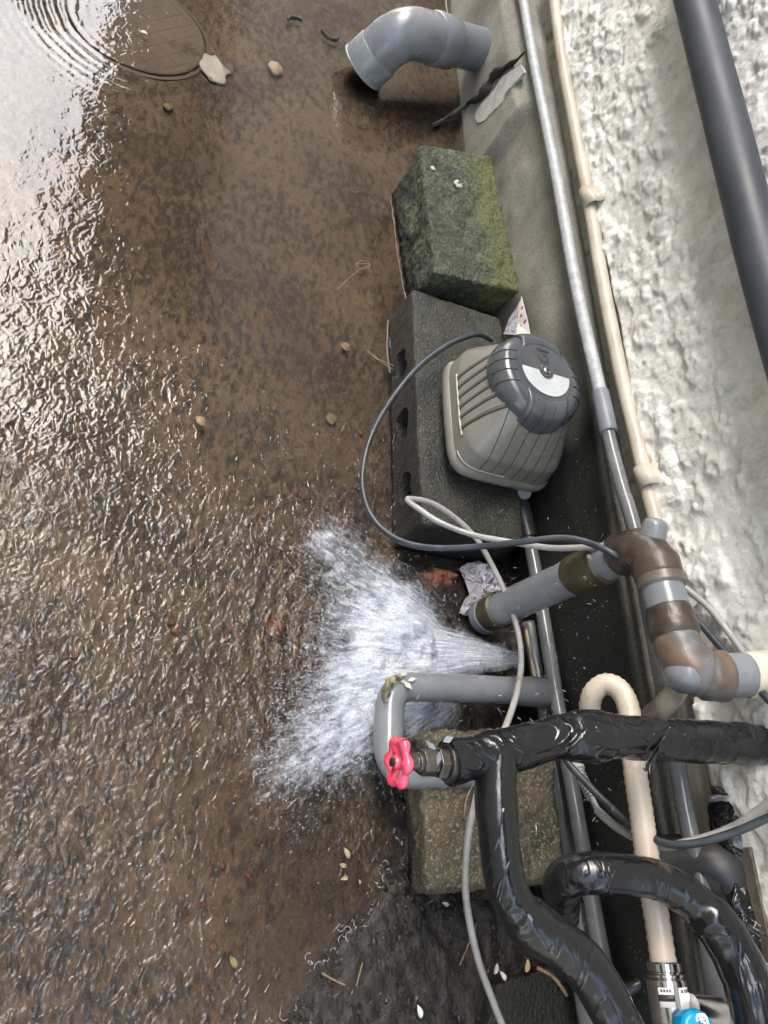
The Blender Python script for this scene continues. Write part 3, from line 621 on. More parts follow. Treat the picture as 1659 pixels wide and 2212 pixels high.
# ------------------------------------------------------------------ blocks
def hexblock(name, mt, corners, label, cat, n=(30, 16, 12), **kw):
    c0 = sum((Vector(p) for p in corners[:4]), Vector())/4
    mb = hexa(corners, n=n, **kw)
    me_off = [p-c0 for p in mb.v]; mb.v = me_off
    o = mb.build(name, mt, None, angle=70); o.location = c0; OFF[o.name] = c0
    return tag(o, label, cat)
zt = .148
T = [Z(941, 592, zt), Z(909, 311, zt), Z(1062, 334, zt), Z(1127, 630, zt-.01)]
B_ = [Z(878, 662, -.02), Z(838, 430, -.02), Vector((1.70, -.90, -.02)), Vector((1.20, -.895, -.02))]
B_ = [Z(878, 662, -.02)+Vector((.01, 0, 0)), Z(843, 424, -.02), Vector((T[2].x+.01, -.88, -.02)), Vector((T[3].x+.012, -.885, -.02))]
hexblock('mossy_block', M['moss'], B_+T, 'large mossy green concrete block against the footing', 'concrete block', n=(120, 62, 40), rnd=(.04, .08, .10), amp=.0042, fs=60, chips=.018)
# hollow block under the pump
hb0 = Vector((.60, -.632, 0)); 
bx0, bx1, by0, by1, bz = .600, 1.165, -.850, -.621, .108
mb = hexa([(bx0, by1, -.02), (bx1, by1, -.02), (bx1, by0, -.02), (bx0, by0, -.02), (bx0+.004, by1-.002, bz), (bx1, by1-.002, bz), (bx1, by0, bz), (bx0+.004, by0, bz)], n=(70, 26, 16), rnd=(.03, .06, .10), amp=.0016, fs=60, chips=.004)
hb = mb.build('hollow_block', M['block'], None, angle=60)
cut = MB()
for px, py in ((871, 780), (875, 908), (889, 1042)):
    c = Y(px, py, by1); 
    cut.tube([Vector((c.x, by1+.03, .043)), Vector((c.x, by1-.09, .043))], .023, 20, ell=lambda i, a: 1.0+.55*abs(cos(a))+.12*sin(a*3+px)+.08*sin(a*5+py))
co_ = cut.build('cutter', None)
md = hb.modifiers.new('b', 'BOOLEAN'); md.object = co_; md.operation = 'DIFFERENCE'; md.solver = 'EXACT'
dg = bpy.context.evaluated_depsgraph_get(); nm = bpy.data.meshes.new_from_object(hb.evaluated_get(dg)); hb.modifiers.clear(); hb.data = nm
nm.set_sharp_from_angle(angle=radians(60)); bpy.data.objects.remove(co_)
tag(hb, 'long dark wet concrete block with round side holes, carrying the air pump', 'concrete block')
# foreground block
zt = .125
T = [Z(925, 1928, zt), Z(900, 1568, zt), Z(1165, 1556, zt), Z(1236, 1905, zt)]
T = [Z(922, 1930, zt), Z(902, 1580, zt), Z(1192, 1566, zt+.01), Z(1226, 1905, zt+.01)]
B_ = [Z(868, 1965, -.02), Vector((T[1].x+.01, -.63, -.02)), Vector((T[2].x+.01, -.872, -.02)), Vector((T[3].x, -.875, -.02))]
B_[0] = Vector((T[0].x, -.635, -.02))
hexblock('rough_block', M['blockc'], B_+T, 'brown speckled rough concrete block beneath the black pipes', 'concrete block', n=(80, 80, 36), rnd=(.10, .10, .16), amp=.0045, fs=70, chips=.018)
# low paver at the bottom edge
T = [Z(1050, 2230, .03), Z(1075, 2125, .03), Z(1270, 2060, .03), Z(1330, 2215, .03)]
B_ = [p-Vector((0, 0, .05)) for p in T]
hexblock('flat_paver', M['block'], B_+T, 'flat greenish paving slab at the bottom edge beneath the cables', 'paver', n=(20, 20, 6), rnd=(.05, .05, .2), amp=.002, fs=40)

# small items on the mossy block
def blob(name, mt, c, r, label, cat, sq=(1, 1, .4), seed=0, amp=.35, fs=None, group=None, parent=None, n=3, rot=None):
    bm = bmesh.new(); bmesh.ops.create_icosphere(bm, subdivisions=n, radius=1)
    fs = fs or 1.4
    for v in bm.verts:
        d = 1+amp*fbm(v.co*fs+Vector((seed*3.7, seed*1.3, 0)), 3)
        v.co = Vector((v.co.x*sq[0], v.co.y*sq[1], v.co.z*sq[2]))*d*r
    me = bpy.data.meshes.new(name); bm.to_mesh(me); bm.free(); me.polygons.foreach_set('use_smooth', [True]*len(me.polygons))
    o = bpy.data.objects.new(name, me); COL.objects.link(o); me.materials.append(mt); o.location = c; o.rotation_euler = (0, 0, seed*1.1 if rot is None else rot)
    if parent is not None: o.parent = parent; o.location = Vector(c)-OFF[parent.name]; return o
    return tag(o, label, cat, group)
def shell(c, r, label):
    mb = MB(); n = 26
    for j in range(7):
        f_ = .35+.65*j/6
        for k in range(n):
            a = 2*pi*k/n*.78; rr = r*f_*(1+.10*sin(a*5)); mb.v.append(Vector(c)+Vector((cos(a)*rr, sin(a)*rr, .004-.004*f_**2+.0012*sin(a*9))))
    mb.f = [(j*n+k, j*n+k+1, (j+1)*n+k+1, (j+1)*n+k) for j in range(6) for k in range(n-1)]
    o = mb.build('shell_fragment', M['whitestone'], smooth=True); md = o.modifiers.new('s', 'SOLIDIFY'); md.thickness = .0015
    return tag(o, label, 'shell')
shell(Z(990, 397, .153), .0115, 'curved white shell fragment lying on top of the mossy block')
blob('white_chip', M['whitestone'], Z(935, 363, .150), .006, 'tiny white chip on the mossy block above the shell fragment', 'chip', seed=2)
blob('white_stone', M['whitestone'], Z(462, 150, -.010), .040, 'flat white stone beside the round inspection cover', 'stone', sq=(1.15, .85, .12), seed=5, amp=.35, rot=.35, fs=1.8)
blob('tan_pebble', M['tan'], Z(595, 148, -.004), .021, 'round tan pebble right of the white stone', 'pebble', sq=(1.2, .95, .4), seed=3, amp=.2)
blob('small_pebble', M['tan'], Z(363, 231, -.008), .011, 'small brown pebble below the inspection cover', 'pebble', sq=(1.1, 1, .5), seed=8, amp=.2)
for i, (px, py, r_, lb) in enumerate([(640, 55, .024, 'dark curled leaf on the ground left of the elbow pipe, farther one'), (712, 72, .028, 'dark curled leaf on the ground nearest the elbow pipe mouth')]):
    mb = MB(); n = 14; c = Z(px, py, -.004)
    for k in range(n):
        a = -.6+2.4*k/(n-1); w_ = .30*sin(pi*k/(n-1))+.03
        for q in (-1, -.3, .3, 1): mb.v.append(c+Vector((cos(a+i*2.6)*r_*(1+w_*q), sin(a+i*2.6)*r_*(1+w_*q), .006*(1-q*q)+.004)))
    mb.f = [(k*4+j, k*4+j+1, (k+1)*4+j+1, (k+1)*4+j) for k in range(n-1) for j in range(3)]
    o = mb.build('curled_leaf', M['leafdark']); md = o.modifiers.new('s', 'SOLIDIFY'); md.thickness = .0012; tag(o, lb, 'leaf')

# ------------------------------------------------------------------ drain elbow pipe at the top
p0 = Y(1010, 105, -.885); dr = thing('drain_elbow_pipe', 'large grey plastic drain pipe with elbow pointing down at the water', 'drain pipe', Z(800, 130, 0))
A = Y(1036, 108, -.87)      # axis from footing outward
rp = .060
knee = Y(866, 66, -.60); mouth = knee+Vector((-.01, .05, -.125)); ex = (knee-A).normalized()
ph = [A, A+(knee-A)*.55]
MB().tube([A-ex*.03, A+(knee-A)*.55], rp*.93, 40).build('straight_pipe', M['pvcdirty'], dr)
s1 = A+(knee-A)*.40
el = fillet([s1, knee, mouth], .085, 16)
L_ = plen(el)
MB().tube(el, [rp*1.03]*len(el), 40, cap=False).build('elbow', M['pvc'], dr)
c1 = cutpath(el, 0, L_*.24); MB().tube([c1[0], c1[0].lerp(c1[-1], .06), c1[-1].lerp(c1[0], .06), c1[-1]], [rp*1.03, rp*1.09, rp*1.09, rp*1.04], 40).build('socket', M['pvc'], dr)
c2 = cutpath(el, L_*.80, L_); dq = (c2[-1]-c2[0]).normalized()
MB().tube([c2[0], c2[0]+dq*.004, c2[-1]-dq*.005, c2[-1]-dq*.003, c2[-1], c2[-1], c2[-1]-dq*.05], [rp*1.04, rp*1.09, rp*1.10, rp*1.14, rp*1.13, rp*1.03, rp*1.02], 40, cap=False).build('socket', M['pvc'], dr)
MB().tube(smooth_path([Y(962, -20, -.78), Y(964, 12, -.79), Z(970, 40, .19)], 5), .0018, 8).build('pale_string', M['cordgrey'], None, label='thin pale string hanging over the top of the drain elbow', cat='string')

# ------------------------------------------------------------------ wall pipes
cy = -.889
cpts = [(1113, -70), (1130, 0), (1158, 160), (1200, 370), (1245, 620), (1297, 850), (1312, 930), (1340, 1040), (1372, 1150), (1400, 1310), (1430, 1470), (1455, 1600), (1480, 1750), (1512, 1900), (1530, 2050), (1560, 2260)]
cline = [Y(px, py, cy) for px, py in cpts]
for i in range(len(cline)): cline[i].z = max(cline[i].z, TOPZ+.0125) if i > 4 else cline[i].z
con = thing('metal_conduit', 'thin pale grey conduit running along the footing edge', 'conduit', cline[3])
sm = smooth_path(cline, 6)
k1 = [i for i, p in enumerate(sm) if p.x < cline[5].x][0]
MB().tube(sm[:k1+1], .0125, 20).build('conduit_tube', M['conduit'], con)
MB().tube(sm[k1:], .0125, 20).build('conduit_tube', M['pvcwet'], con, label='darker lower conduit length')
cpl = [Y(1296, 846, cy), Y(1315, 934, cy)]
MB().tube([cpl[0], cpl[0].lerp(cpl[1], .04), cpl[0].lerp(cpl[1], .96), cpl[1]], [.0145, .0165, .0165, .0145], 24).build('coupling', M['coupling'], con)

hy = -.928
hp = [(1180, -70), (1197, 0), (1215, 130), (1245, 290), (1272, 430), (1300, 600), (1340, 800), (1378, 960), (1400, 1060), (1425, 1160), (1450, 1290), (1467, 1400), (1462, 1480), (1435, 1515), (1405, 1540), (1380, 1570), (1360, 1630)]
hl = [Y(px, py, hy) for px, py in hp[:12]]+[Y(1465, 1478, -.90), Y(1440, 1518, -.86)]+[Z(a_, b_, c_) for a_, b_, c_ in [(1400, 1550, .27), (1345, 1592, .25), (1300, 1598, .255), (1276, 1560, .28), (1278, 1505, .31), (1306, 1478, .33), (1338, 1490, .345), (1358, 1530, .355), (1366, 1600, .36), (1374, 1680, .365), (1386, 1760, .365), (1402, 1880, .365), (1420, 1990, .365), (1434, 2085, .365)]]
cm = thing('cream_hose', 'long cream corrugated hose clamped along the wall foot, looping and ending in a chrome fitting', 'hose', hl[4])
path = dens(smooth_path(hl, 8), .0035)
rads = [.0136+.0022*min(1, max(0, (.45-q_.x)/.1))+(.0006 if i % 2 else -.0006) for i, q_ in enumerate(path)]
MB().tube(path, rads, 18).build('hose_tube', M['cream'], cm, angle=80)
for (px, py), (qx, qy) in (((1268, 412), (1284, 446)), ((1392, 1012), (1408, 1054))):
    a, b = Y(px, py, hy), Y(qx, qy, hy); d = (b-a).normalized()
    mb = MB(); nn = 14
    up = Vector((0, 0, 1))
    def sec(s):
        out = []
        for k in range(nn+1):
            t = pi*k/nn; out.append(s+Vector((0, cos(t-pi/2)*.0175, sin(t-pi/2)*.0175)))
        return out
    for s in (a, b): 
        L1 = sec(s); fl = [Vector((s.x, -.937, s.z-.034))]+L1+[Vector((s.x, -.937, s.z+.030))]; mb.v += fl
    q = nn+3; mb.f = [(k, k+1, q+k+1, q+k) for k in range(q-1)]
    o = mb.build('saddle_clamp', M['cream'], cm, angle=50); md = o.modifiers.new('s', 'SOLIDIFY'); md.thickness = .002

dp = [Y(px, py, -.878) for px, py in [(1460, -160), (1500, 0), (1536, 141), (1568, 264), (1603, 404), (1635, 527), (1695, 738), (1745, 900), (1800, 1080)]]
dpo = MB().tube(smooth_path(dp, 5), .0335, 36).build('wall_pipe', M['downpipe'], None, label='thick dark grey pipe running across the upper stucco wall', cat='pipe')

# ------------------------------------------------------------------ air pump
bz0 = .143; cxp, cyp = .829, -.773
pump = thing('air_pump', 'beige septic air pump with dark grey round cap', 'air pump', (cxp, cyp, bz0))
HA, HB = .128, .110
def sect(t, k, n):
    """t 0..1 up the body; k/n around -> local offset"""
    a = 2*pi*k/n
    pa, pb = HA, HB
    s_ = max(0, (t-.30)/.70)
    fa = 1-.36*s_**1.15; fbv = 1-.24*s_**1.15
    e = 6.0-3.8*min(1, max(0, t)**.8)
    c_, s2 = cos(a), sin(a)
    rr = (abs(c_)**e+abs(s2)**e)**(-1/e)
    return Vector((c_*rr*pa*fa, s2*rr*pb*fbv, 0))
BH = .128; CAPDX = .004
def body_pt(t, k, n, out=0):
    q = sect(t, k, n); d = q.normalized()
    return Vector((cxp+.014*t, cyp, bz0+.022+BH*t))+q+d*out
mb = MB(); n = 96; rows = 26
for j in range(rows+1):
    for k in range(n): mb.v.append(body_pt(j/rows, k, n))
mb.f = [(j*n+k, j*n+(k+1) % n, (j+1)*n+(k+1) % n, (j+1)*n+k) for j in range(rows) for k in range(n)]
mb.f.append(tuple(rows*n+k for k in range(n)))
mb.build('body', M['body'], pump, angle=60)
mb = MB(); rim = [(-.006, 0), (.004, 0), (.006, .003), (.006, .013), (.002, .020), (-.003, .022)]
for o_r, zz in rim:
    for k in range(n): q = sect(0, k, n); mb.v.append(Vector((cxp, cyp, bz0+zz))+q+q.normalized()*o_r)
mb.f = [(j*n+k, j*n+(k+1) % n, (j+1)*n+(k+1) % n, (j+1)*n+k) for j in range(len(rim)-1) for k in range(n)]; mb.f.append(tuple(range(n)))
mb.build('base_rim', M['body'], pump, angle=50)
for sx in (-1, 1):
    for sy in (-1, 1):
        MB().lathe((cxp+sx*.095, cyp+sy*.08, .106), (0, 0, 1), [(0, .012), (.022, .014), (.038, .010)], 16).build('foot', M['rubber'], pump)
# long side vents (facing the water): angles around +Y side
def body_line(a0, a1, t0, t1, out=.0, m_=14):
    return [body_pt(t0+(t1-t0)*i/m_, (a0+(a1-a0)*i/m_)/360*n, n, out) for i in range(m_+1)]
def atx(xo, t):           # angle on the +Y side with given x offset
    best = min(range(0, 1801), key=lambda q: abs(sect(t, q/10/360*n, n).x-xo)); return best/10
def aty(yo, t):           # angle on the -X side with given y offset
    best = min(range(900, 2701), key=lambda q: abs(sect(t, q/10/360*n, n).y-yo)); return best/10
def line_x(xo, t0, t1, out=0, m_=14): return [body_pt(t0+(t1-t0)*i/m_, atx(xo, t0+(t1-t0)*i/m_)/360*n, n, out) for i in range(m_+1)]
def line_y(yo, t0, t1, out=0, m_=14): return [body_pt(t0+(t1-t0)*i/m_, aty(yo, t0+(t1-t0)*i/m_)/360*n, n, out) for i in range(m_+1)]
vg = MB(); vr = MB()
for i in range(6):
    xo = -.068+i*.0225
    vg.tube(line_x(xo, .22, .97, -.0008), .0022, 8)
    vr.tube(line_x(xo+.006, .24, .95, -.0004), .0026, 8)
vg.build('vent_grooves', M['groove'], pump); vr.build('vent_ribs', M['body'], pump)
ff = [body_pt(.22, atx(xo, .22)/360*n, n, .0008) for xo in [-.078+.0105*k for k in range(14)]]
MB().tube(ff, .0022, 8).build('vent_lip', M['bodylight'], pump)
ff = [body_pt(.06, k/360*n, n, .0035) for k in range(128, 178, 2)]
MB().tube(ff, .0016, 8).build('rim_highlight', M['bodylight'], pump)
gv = MB()
for i in range(6): gv.tube(line_y(.062-i*.0245, .02, 1.0, -.0004), .0010, 6)
gv.build('end_grooves', M['groove'], pump)
# cap
ct = bz0+.022+BH; capc = Vector((cxp+.015, cyp, ct))
RC = .097
prof = [(-.022, RC-.004), (-.020, RC), (-.008, RC*.995), (.004, RC*.965), (.014, RC*.90), (.021, RC*.80), (.0245, RC*.68), (.0255, RC*.60), (.0258, .001)]
MB().lathe(capc, (0, 0, 1), prof, 96, cap=False).build('cap', M['cap'], pump, angle=35)
def cap_z(r_):
    for (z0, r0), (z1, r1) in zip(prof, prof[1:]):
        if r1 <= r_ <= r0: return z0+(z1-z0)*(r0-r_)/(r0-r1+1e-9)
    return -.02
for sx in (-1, 1):   # hoods over both ends
    mb = MB(); m1 = 17; m2 = 16
    for i in range(m1):
        yo = -.044+.088*i/(m1-1); sd_ = 0 if 0 < i < m1-1 else -.003
        for j in range(m2):
            t = j/(m2-1)
            if t < .7: r_ = RC*(.62+.38*t/.7); zz = cap_z(min(r_, RC-.0002))+.0035*min(1, t*5)
            else: r_ = RC+.003*(t-.7)/.3; zz = -.0185-.016*(t-.7)/.3
            mb.v.append(capc+Vector((sx*sqrt(max(0, (r_+.003*min(1, t*3))**2-yo**2)), yo, zz+sd_*min(1, t*4))))
    mb.f = [(i*m2+j, (i+1)*m2+j, (i+1)*m2+j+1, i*m2+j+1) for i in range(m1-1) for j in range(m2-1)]
    o = mb.build('end_hood', M['cap'], pump, angle=60); md = o.modifiers.new('s', 'SOLIDIFY'); md.thickness = .004; md.offset = -1
for sy in (-1, 1):
    for i in range(4):
        cg = MB(); xo = -.034+i*.022; L1 = []
        for q in range(14):
            yo = sqrt(max(0, (RC-.0005)**2-xo*xo))*(1-.36*q/13) if q else sqrt((RC-.0005)**2-xo*xo)
            r_ = sqrt(xo*xo+yo*yo); L1.append(capc+Vector((xo, sy*yo, cap_z(min(r_, RC-.0004))+.0002)))
        cg.tube(L1, .0014, 6).build('cap_slot', M['groove'], pump)
for i in range(4):
    yo = -.034+i*.0226; MB().tube([capc+Vector((-sqrt((q_*RC+.0036)**2-yo*yo), yo, cap_z(min(q_*RC, RC-.0002))+.0036)) for q_ in (.72, .8, .88, .94, .99, 1.0)]+[capc+Vector((-sqrt((RC+.0066)**2-yo*yo), yo, -.033))], .0006, 6).build('hood_line', M['groove'], pump)
# half-round silver label on the camera side
hl_ = []; nl = 28; r1, r0 = .052, .0
ang = [pi/2+pi*k/nl for k in range(nl+1)]
lab = [capc+Vector((r1*cos(a), r1*sin(a), .0262)) for a in ang]
lb = MB().slab(lab, (0, 0, 1), .0012).build('label_plate', M['label'], pump, smooth=False)
rg = MB()
for r_ in (.024, .029, .034, .039, .044):
    rg.tube([capc+Vector((r_*cos(a), r_*sin(a), .0274)) for a in ang[1:-1]], .0003, 4)
rg.build('engraved_rings', M['conduit'], lb)
bs = MB().lathe(capc+Vector((0, 0, .0255)), (0, 0, 1), [(0, .0145), (.005, .0145), (.0065, .013), (.0065, .0085), (.003, .008)], 32).build('screw_boss', M['cap'], pump)
MB().lathe(capc+Vector((0, 0, .0285)), (0, 0, 1), [(0, .0075), (.004, .0072), (.0058, .0045), (.006, .001)], 24).build('screw', M['chrome'], bs)
cross = MB().box(capc+Vector((-.004, -.0008, .034)), capc+Vector((.004, .0008, .0349))).box(capc+Vector((-.0008, -.004, .0341)), capc+Vector((.0008, .004, .0350)))
cross.build('screw_slot', M['ink'], bs, smooth=False)
em = MB(); e0 = capc+Vector((.031, 0, .0260))
for r_ in (.011, .0065): em.tube([e0+Vector((r_*cos(a), r_*sin(a), 0)) for a in [2*pi*k/32 for k in range(33)]], .0008, 6)
for k in range(3):
    a = 2*pi*k/3; em.tube([e0+Vector((.0065*cos(a), .0065*sin(a), 0)), e0+Vector((.011*cos(a), .011*sin(a), 0))], .0009, 6)
for k in range(7):
    em.box(e0+Vector((.0175, -.013+k*.0038, -.0004)), e0+Vector((.0178+.005, -.0108+k*.0038, .0009)))
em.box(e0+Vector((.0150, -.013, -.0004)), e0+Vector((.0158, .0125, .0007)))
em.build('embossed_emblem', M['emboss'], pump)

# ------------------------------------------------------------------ cords
def cord(name, pts, r, mt, label, cat='cord'):
    P = [Z(px, py, v) if v > -.5 else Y(px, py, v) for px, py, v in pts]
    return MB().tube(smooth_path(P, 8), r, 14).build(name, mt, None, label=label, cat=cat)
cord('power_cord', [(1062, 735, .15), (1040, 724, .16), (1010, 727, .165), (960, 750, .16), (900, 797, .155), (848, 860, .145), (806, 932, .14), (786, 1000, .135), (784, 1060, .135), (806, 1120, .14), (858, 1165, .165), (930, 1183, .20), (1030, 1181, .25), (1130, 1170, .31), (1210, 1162, .35), (1270, 1172, .38), (1340, 1205, .41), (1400, 1245, -.90), (1470, 1302, -.915), (1510, 1345, -.915), (1560, 1402, -.915), (1610, 1455, -.912), (1668, 1520, -.905), (1740, 1590, -.90), (1760, 1680, -.89), (1700, 1745, -.885), (1640, 1775, -.87), (1580, 1800, -.85), (1500, 1822, -.82), (1440, 1822, -.80), (1380, 1795, -.79), (1320, 1745, -.79), (1265, 1690, -.78), (1225, 1645, -.77), (1205, 1600, -.77)], .0053, M['cordblack'], 'black power cord looping from the air pump over the water to the wall')
cord('grey_cable', [(1760, 1600, -.91), (1660, 1492, -.915), (1620, 1432, -.92), (1575, 1368, -.92), (1530, 1312, -.92), (1478, 1268, -.915), (1420, 1215, -.89), (1360, 1185, .405), (1310, 1180, .385), (1200, 1184, .32), (1110, 1172, .27), (1020, 1155, .225), (950, 1128, .20), (903, 1098, .185), (880, 1080, .18), (895, 1078, .18), (935, 1088, .175), (985, 1120, .16), (1030, 1165, .15), (1065, 1225, .14), (1095, 1290, .14), (1118, 1360, .15), (1126, 1425, .17), (1118, 1490, .20), (1098, 1555, .24), (1070, 1620, .26), (1040, 1690, .26), (1018, 1770, .25), (1007, 1850, .23), (1006, 1930, .21), (1018, 2010, .18), (1035, 2080, .15), (1058, 2145, .13), (1090, 2225, .12), (1130, 2300, .12)], .0050, M['cordgrey'], 'light grey cable looping over the hollow block and down past the black pipes')
cord('dark_cable', [(1900, 1500, -.905), (1760, 1630, -.90), (1700, 1700, -.90), (1650, 1742, -.895), (1600, 1778, -.885), (1545, 1803, -.865), (1490, 1818, -.84), (1440, 1828, -.812), (1390, 1818, -.80), (1330, 1785, -.80), (1290, 1750, -.80)], .0058, M['cordgrey'], 'grey cable sagging in front of the wall below the thick black pipe')
pl_ = thing('cable_plug', 'ribbed grey cable strain relief just under the thick black pipe', 'plug', Y(1240, 1650, -.79))
a, b = Y(1238, 1640, -.80), Y(1292, 1752, -.80)
MB().tube([a, a.lerp(b, .22), a.lerp(b, .25)], [.011, .011, .007], 18).build('plug_body', M['cordgrey'], pl_)
rbm = []; rbr = []
for k in range(29): rbm.append(a.lerp(b, .25+.5*k/28)); rbr.append(.0085 if (k//2) % 2 == 0 else .0058)
MB().tube(rbm, rbr, 16).build('ribbed_sleeve', M['cordgrey'], pl_)
MB().tube([a.lerp(b, .74), b], .0048, 12).build('cable_tail', M['cordgrey'], pl_)

# ------------------------------------------------------------------ taped waste pipe
py_ = -.815; RP = .0305
s_end = Z(1040, 1335, .04); e1 = Y(1404, 1170, py_); e2 = Y(1482, 1462, py_); e3 = Y(1700, 1455, -.965)
e2 = Vector((e2.x, py_, e2.z))
wp = thing('taped_waste_pipe', 'grey waste pipe patched with brown tape, from the wall down to the splash', 'waste pipe', s_end)
full = fillet([s_end, e1, e2, e3], [.055, .05], 10); TL = plen(full)
MB().tube(dens(full, .01), RP, 36, cap=True).build('pipe_run', M['pvc'], wp)
def band(s0, s1, mt, nm='tape_band', ex=.0016, wob=.0012, **k2):
    p = dens(cutpath(full, s0, s1), .004)
    r_ = [RP+ex+wob*fbm(q*45, 2)+(.0007 if (i//5) % 2 else 0) for i, q in enumerate(p)]
    r_[0] = RP+.0003; r_[-1] = RP+.0003
    def el(i, a): return 1+.012*sin(a*3+i*.25)+.008*sin(a*7+i*.9)
    return MB().tube(p, r_, 36, cap=False, ell=el).build(nm, mt, wp, **k2)
L1 = (e1-s_end).length; L2 = (e2-e1).length
band(.0, .025, M['pvcdirty'], 'spout_ring', ex=.003)
band(.022, .062, M['mosstape'], ex=.0035)
band(L1*.60, L1*.78, M['mosstape'], ex=.004, wob=.003)
band(L1*.84, L1+.062-.055*.3, M['tape'], ex=.004, wob=.003)
band(L1+.035, L1+.060, M['rusttape'], ex=.003)
c_a = L1-.015+L2
band(L1-.02+L2*.53, L1-.02+L2*.745, M['tape'], ex=.002, wob=.002)
s2_ = L1+L2-.03
band(L1-.02+L2*.74, s2_+.020, M['rusttape'], ex=.0028, wob=.002)
band(s2_+.018, s2_+.050, M['rusttape'], ex=.004, wob=.003)
band(s2_+.082, TL, M['creampaint'], 'paint_patch', ex=.0010, wob=.0012)
MB().lathe(e1+Vector((.004, 0, .006)), (.75, .05, .5), [(.0, .020), (.020, .018), (.026, .015), (.0295, .008), (.030, .001)], 30).build('elbow_heel', M['pvc'], wp)
MB().lathe(e2+Vector((.004, 0, 0)), (-.95, .25, -.1), [(.0, .0285), (.010, .0275), (.019, .022), (.024, .012), (.0245, .001)], 30).build('elbow_cap', M['pvc'], wp)

# ------------------------------------------------------------------ grey U pipe
RU = .0238
u = [Z(1180, 1495, .085), Z(1128, 1492, .085), Z(842, 1482, .10), Z(838, 1672, .115), Z(1010, 1668, .125), Z(1080, 1660, .14)]
up_ = thing('grey_bent_pipe', 'smooth grey pipe bent in a U around the foaming water', 'pipe', Z(845, 1580, .0))
fu = dens(fillet(u, [.01, .045, .05, .02], 12), .008)
MB().tube(fu, RU, 32).build('bent_tube', M['pvc'], up_)
MB().tube(fillet([Z(1185, 1497, .085), Z(1148, 1494, .085), Z(1100, 1491, .085)], .004, 3), [RU*1.10, RU*1.14, RU*1.14, RU*1.14, RU*1.14, RU*1.08][:6], 32).build('end_socket', M['pvcwet'], up_)
def leafy(c, n_, sz, seed, mt, name, label, cat='leaf', parent=None):
    rnd = random.Random(seed); mb = MB()
    for i in range(n_):
        a = rnd.uniform(0, 2*pi); l = sz*rnd.uniform(.5, 1.1); w_ = l*rnd.uniform(.15, .35)
        d = Vector((cos(a), sin(a), rnd.uniform(-.3, .3))).normalized(); s_ = d.cross(Vector((0, 0, 1))).normalized(); b = Vector(c)+Vector((rnd.uniform(-1, 1), rnd.uniform(-1, 1), rnd.uniform(0, .5)))*sz*.5
        k0 = len(mb.v)
        mb.v += [b, b+d*l*.4+s_*w_+Vector((0, 0, .002)), b+d*l, b+d*l*.5-s_*w_-Vector((0, 0, .001))]; mb.f.append((k0, k0+1, k0+2, k0+3))
    o = mb.build(name, mt, parent, smooth=False); md = o.modifiers.new('s', 'SOLIDIFY'); md.thickness = .0008
    return tag(o, label, cat) if parent is None else o
mb = MB()
pc = [Z(868, 1466, .126), Z(848, 1466, .127), Z(838, 1478, .126), Z(832, 1500, .126), Z(835, 1516, .125)]
mb.tube(smooth_path(pc, 5), [.002+.0045*sin(pi*i/20)*(1+.5*fbm(Vector((i*.8, 0, 0)))) for i in range(21)], 8, ell=lambda i, a: 1+.35*sin(a*2+i)+.2*sin(a*5))
wr = mb.build('weed_scrap', M['grease'], None, label='yellowish scrap of weed stuck on the bend of the grey U pipe', cat='weed scrap')
leafy(Z(873, 1464, .125), 5, .018, 4, M['whitestone'], 'paper_shred', 'pale shredded bit on the upper bend of the grey U pipe', 'scrap')

# ------------------------------------------------------------------ black insulated pipes
zb = .45; RB = .0275
def vnl(path, r, amp=.0012, seed=0, step=.003, bulges=(), n_=36):
    p = dens(path, step); out = []; s = 0
    for i, q in enumerate(p):
        if i: s += (q-p[i-1]).length
        rr = r+amp*fbm(q*24+Vector((seed, 0, 0)), 3)+(.0005 if (s*(1+.2*sin(s*9+seed)) % .047) < .024 else 0)
        for b0, wd, h in bulges: rr += h*exp(-((s-b0)/wd)**2)
        out.append(rr)
    return p, out
def ribel(seed): 
    return lambda i, a: 1+.034*(((i*.003/.052)+(a/(2*pi))+seed) % 1)+.016*sin(a*2+seed+i*.04)+.006*sin(a*5+i*.21)+.005*sin(a*9-i*.13+2*sin(i*.07))
# thick pipe with valve
e_a = Vector((.232, -.99, .487)); e_b = Z(1240, 1595, .462); e_c = Z(1190, 1618, .455); e_d = Z(965, 1640, .45)
e_a = Y(1700, 1612, -.985); e_b = Z(1310, 1590, .462); e_c = Z(1205, 1592, .458); e_d = Z(968, 1648, .45)
bp = thing('black_wrapped_pipe', 'thick pipe wrapped in shiny black tape, from the wall to the pink valve', 'wrapped pipe', Z(1080, 1640, .40))
p, r_ = vnl([e_a, e_b, e_c], .0262, .0016, 1, bulges=((.50, .04, .0045),))
s_b = (e_b-e_a).length
r_ = [q+.005*exp(-(((pp-e_c).length-.045)/.028)**2) for q, pp in zip(r_, p)]
MB().tube(p, r_, 40, ell=ribel(0)).build('wrapped_run', M['vinyl'], bp)
p, r_ = vnl(smooth_path([e_c+(e_b-e_c)*.2, e_c, Z(1110, 1618, .452), e_d], 6), .0240, .0016, 5)
r_[0] = .02
MB().tube(p, [q*(1-.0*i) for i, q in enumerate(r_)], 40, ell=ribel(2)).build('wrapped_tee', M['vinyl'], bp)
lp = [Z(1072, 1625, .452), Z(1070, 1680, .452), Z(1073, 1760, .452), Z(1082, 1850, .452), Z(1100, 1930, .45), Z(1140, 1990, .45), Z(1205, 2035, .45), Z(1262, 2085, .45), Z(1305, 2150, .45), Z(1340, 2225, .45), Z(1365, 2300, .45)]
p, r_ = vnl(smooth_path(lp, 8), .0210, .0010, 9); 
r_ = [q+.003*exp(-((i*.003)/.05)**2)+(.0028 if pp.x < -.02 else 0) for i, (q, pp) in enumerate(zip(r_, p))]
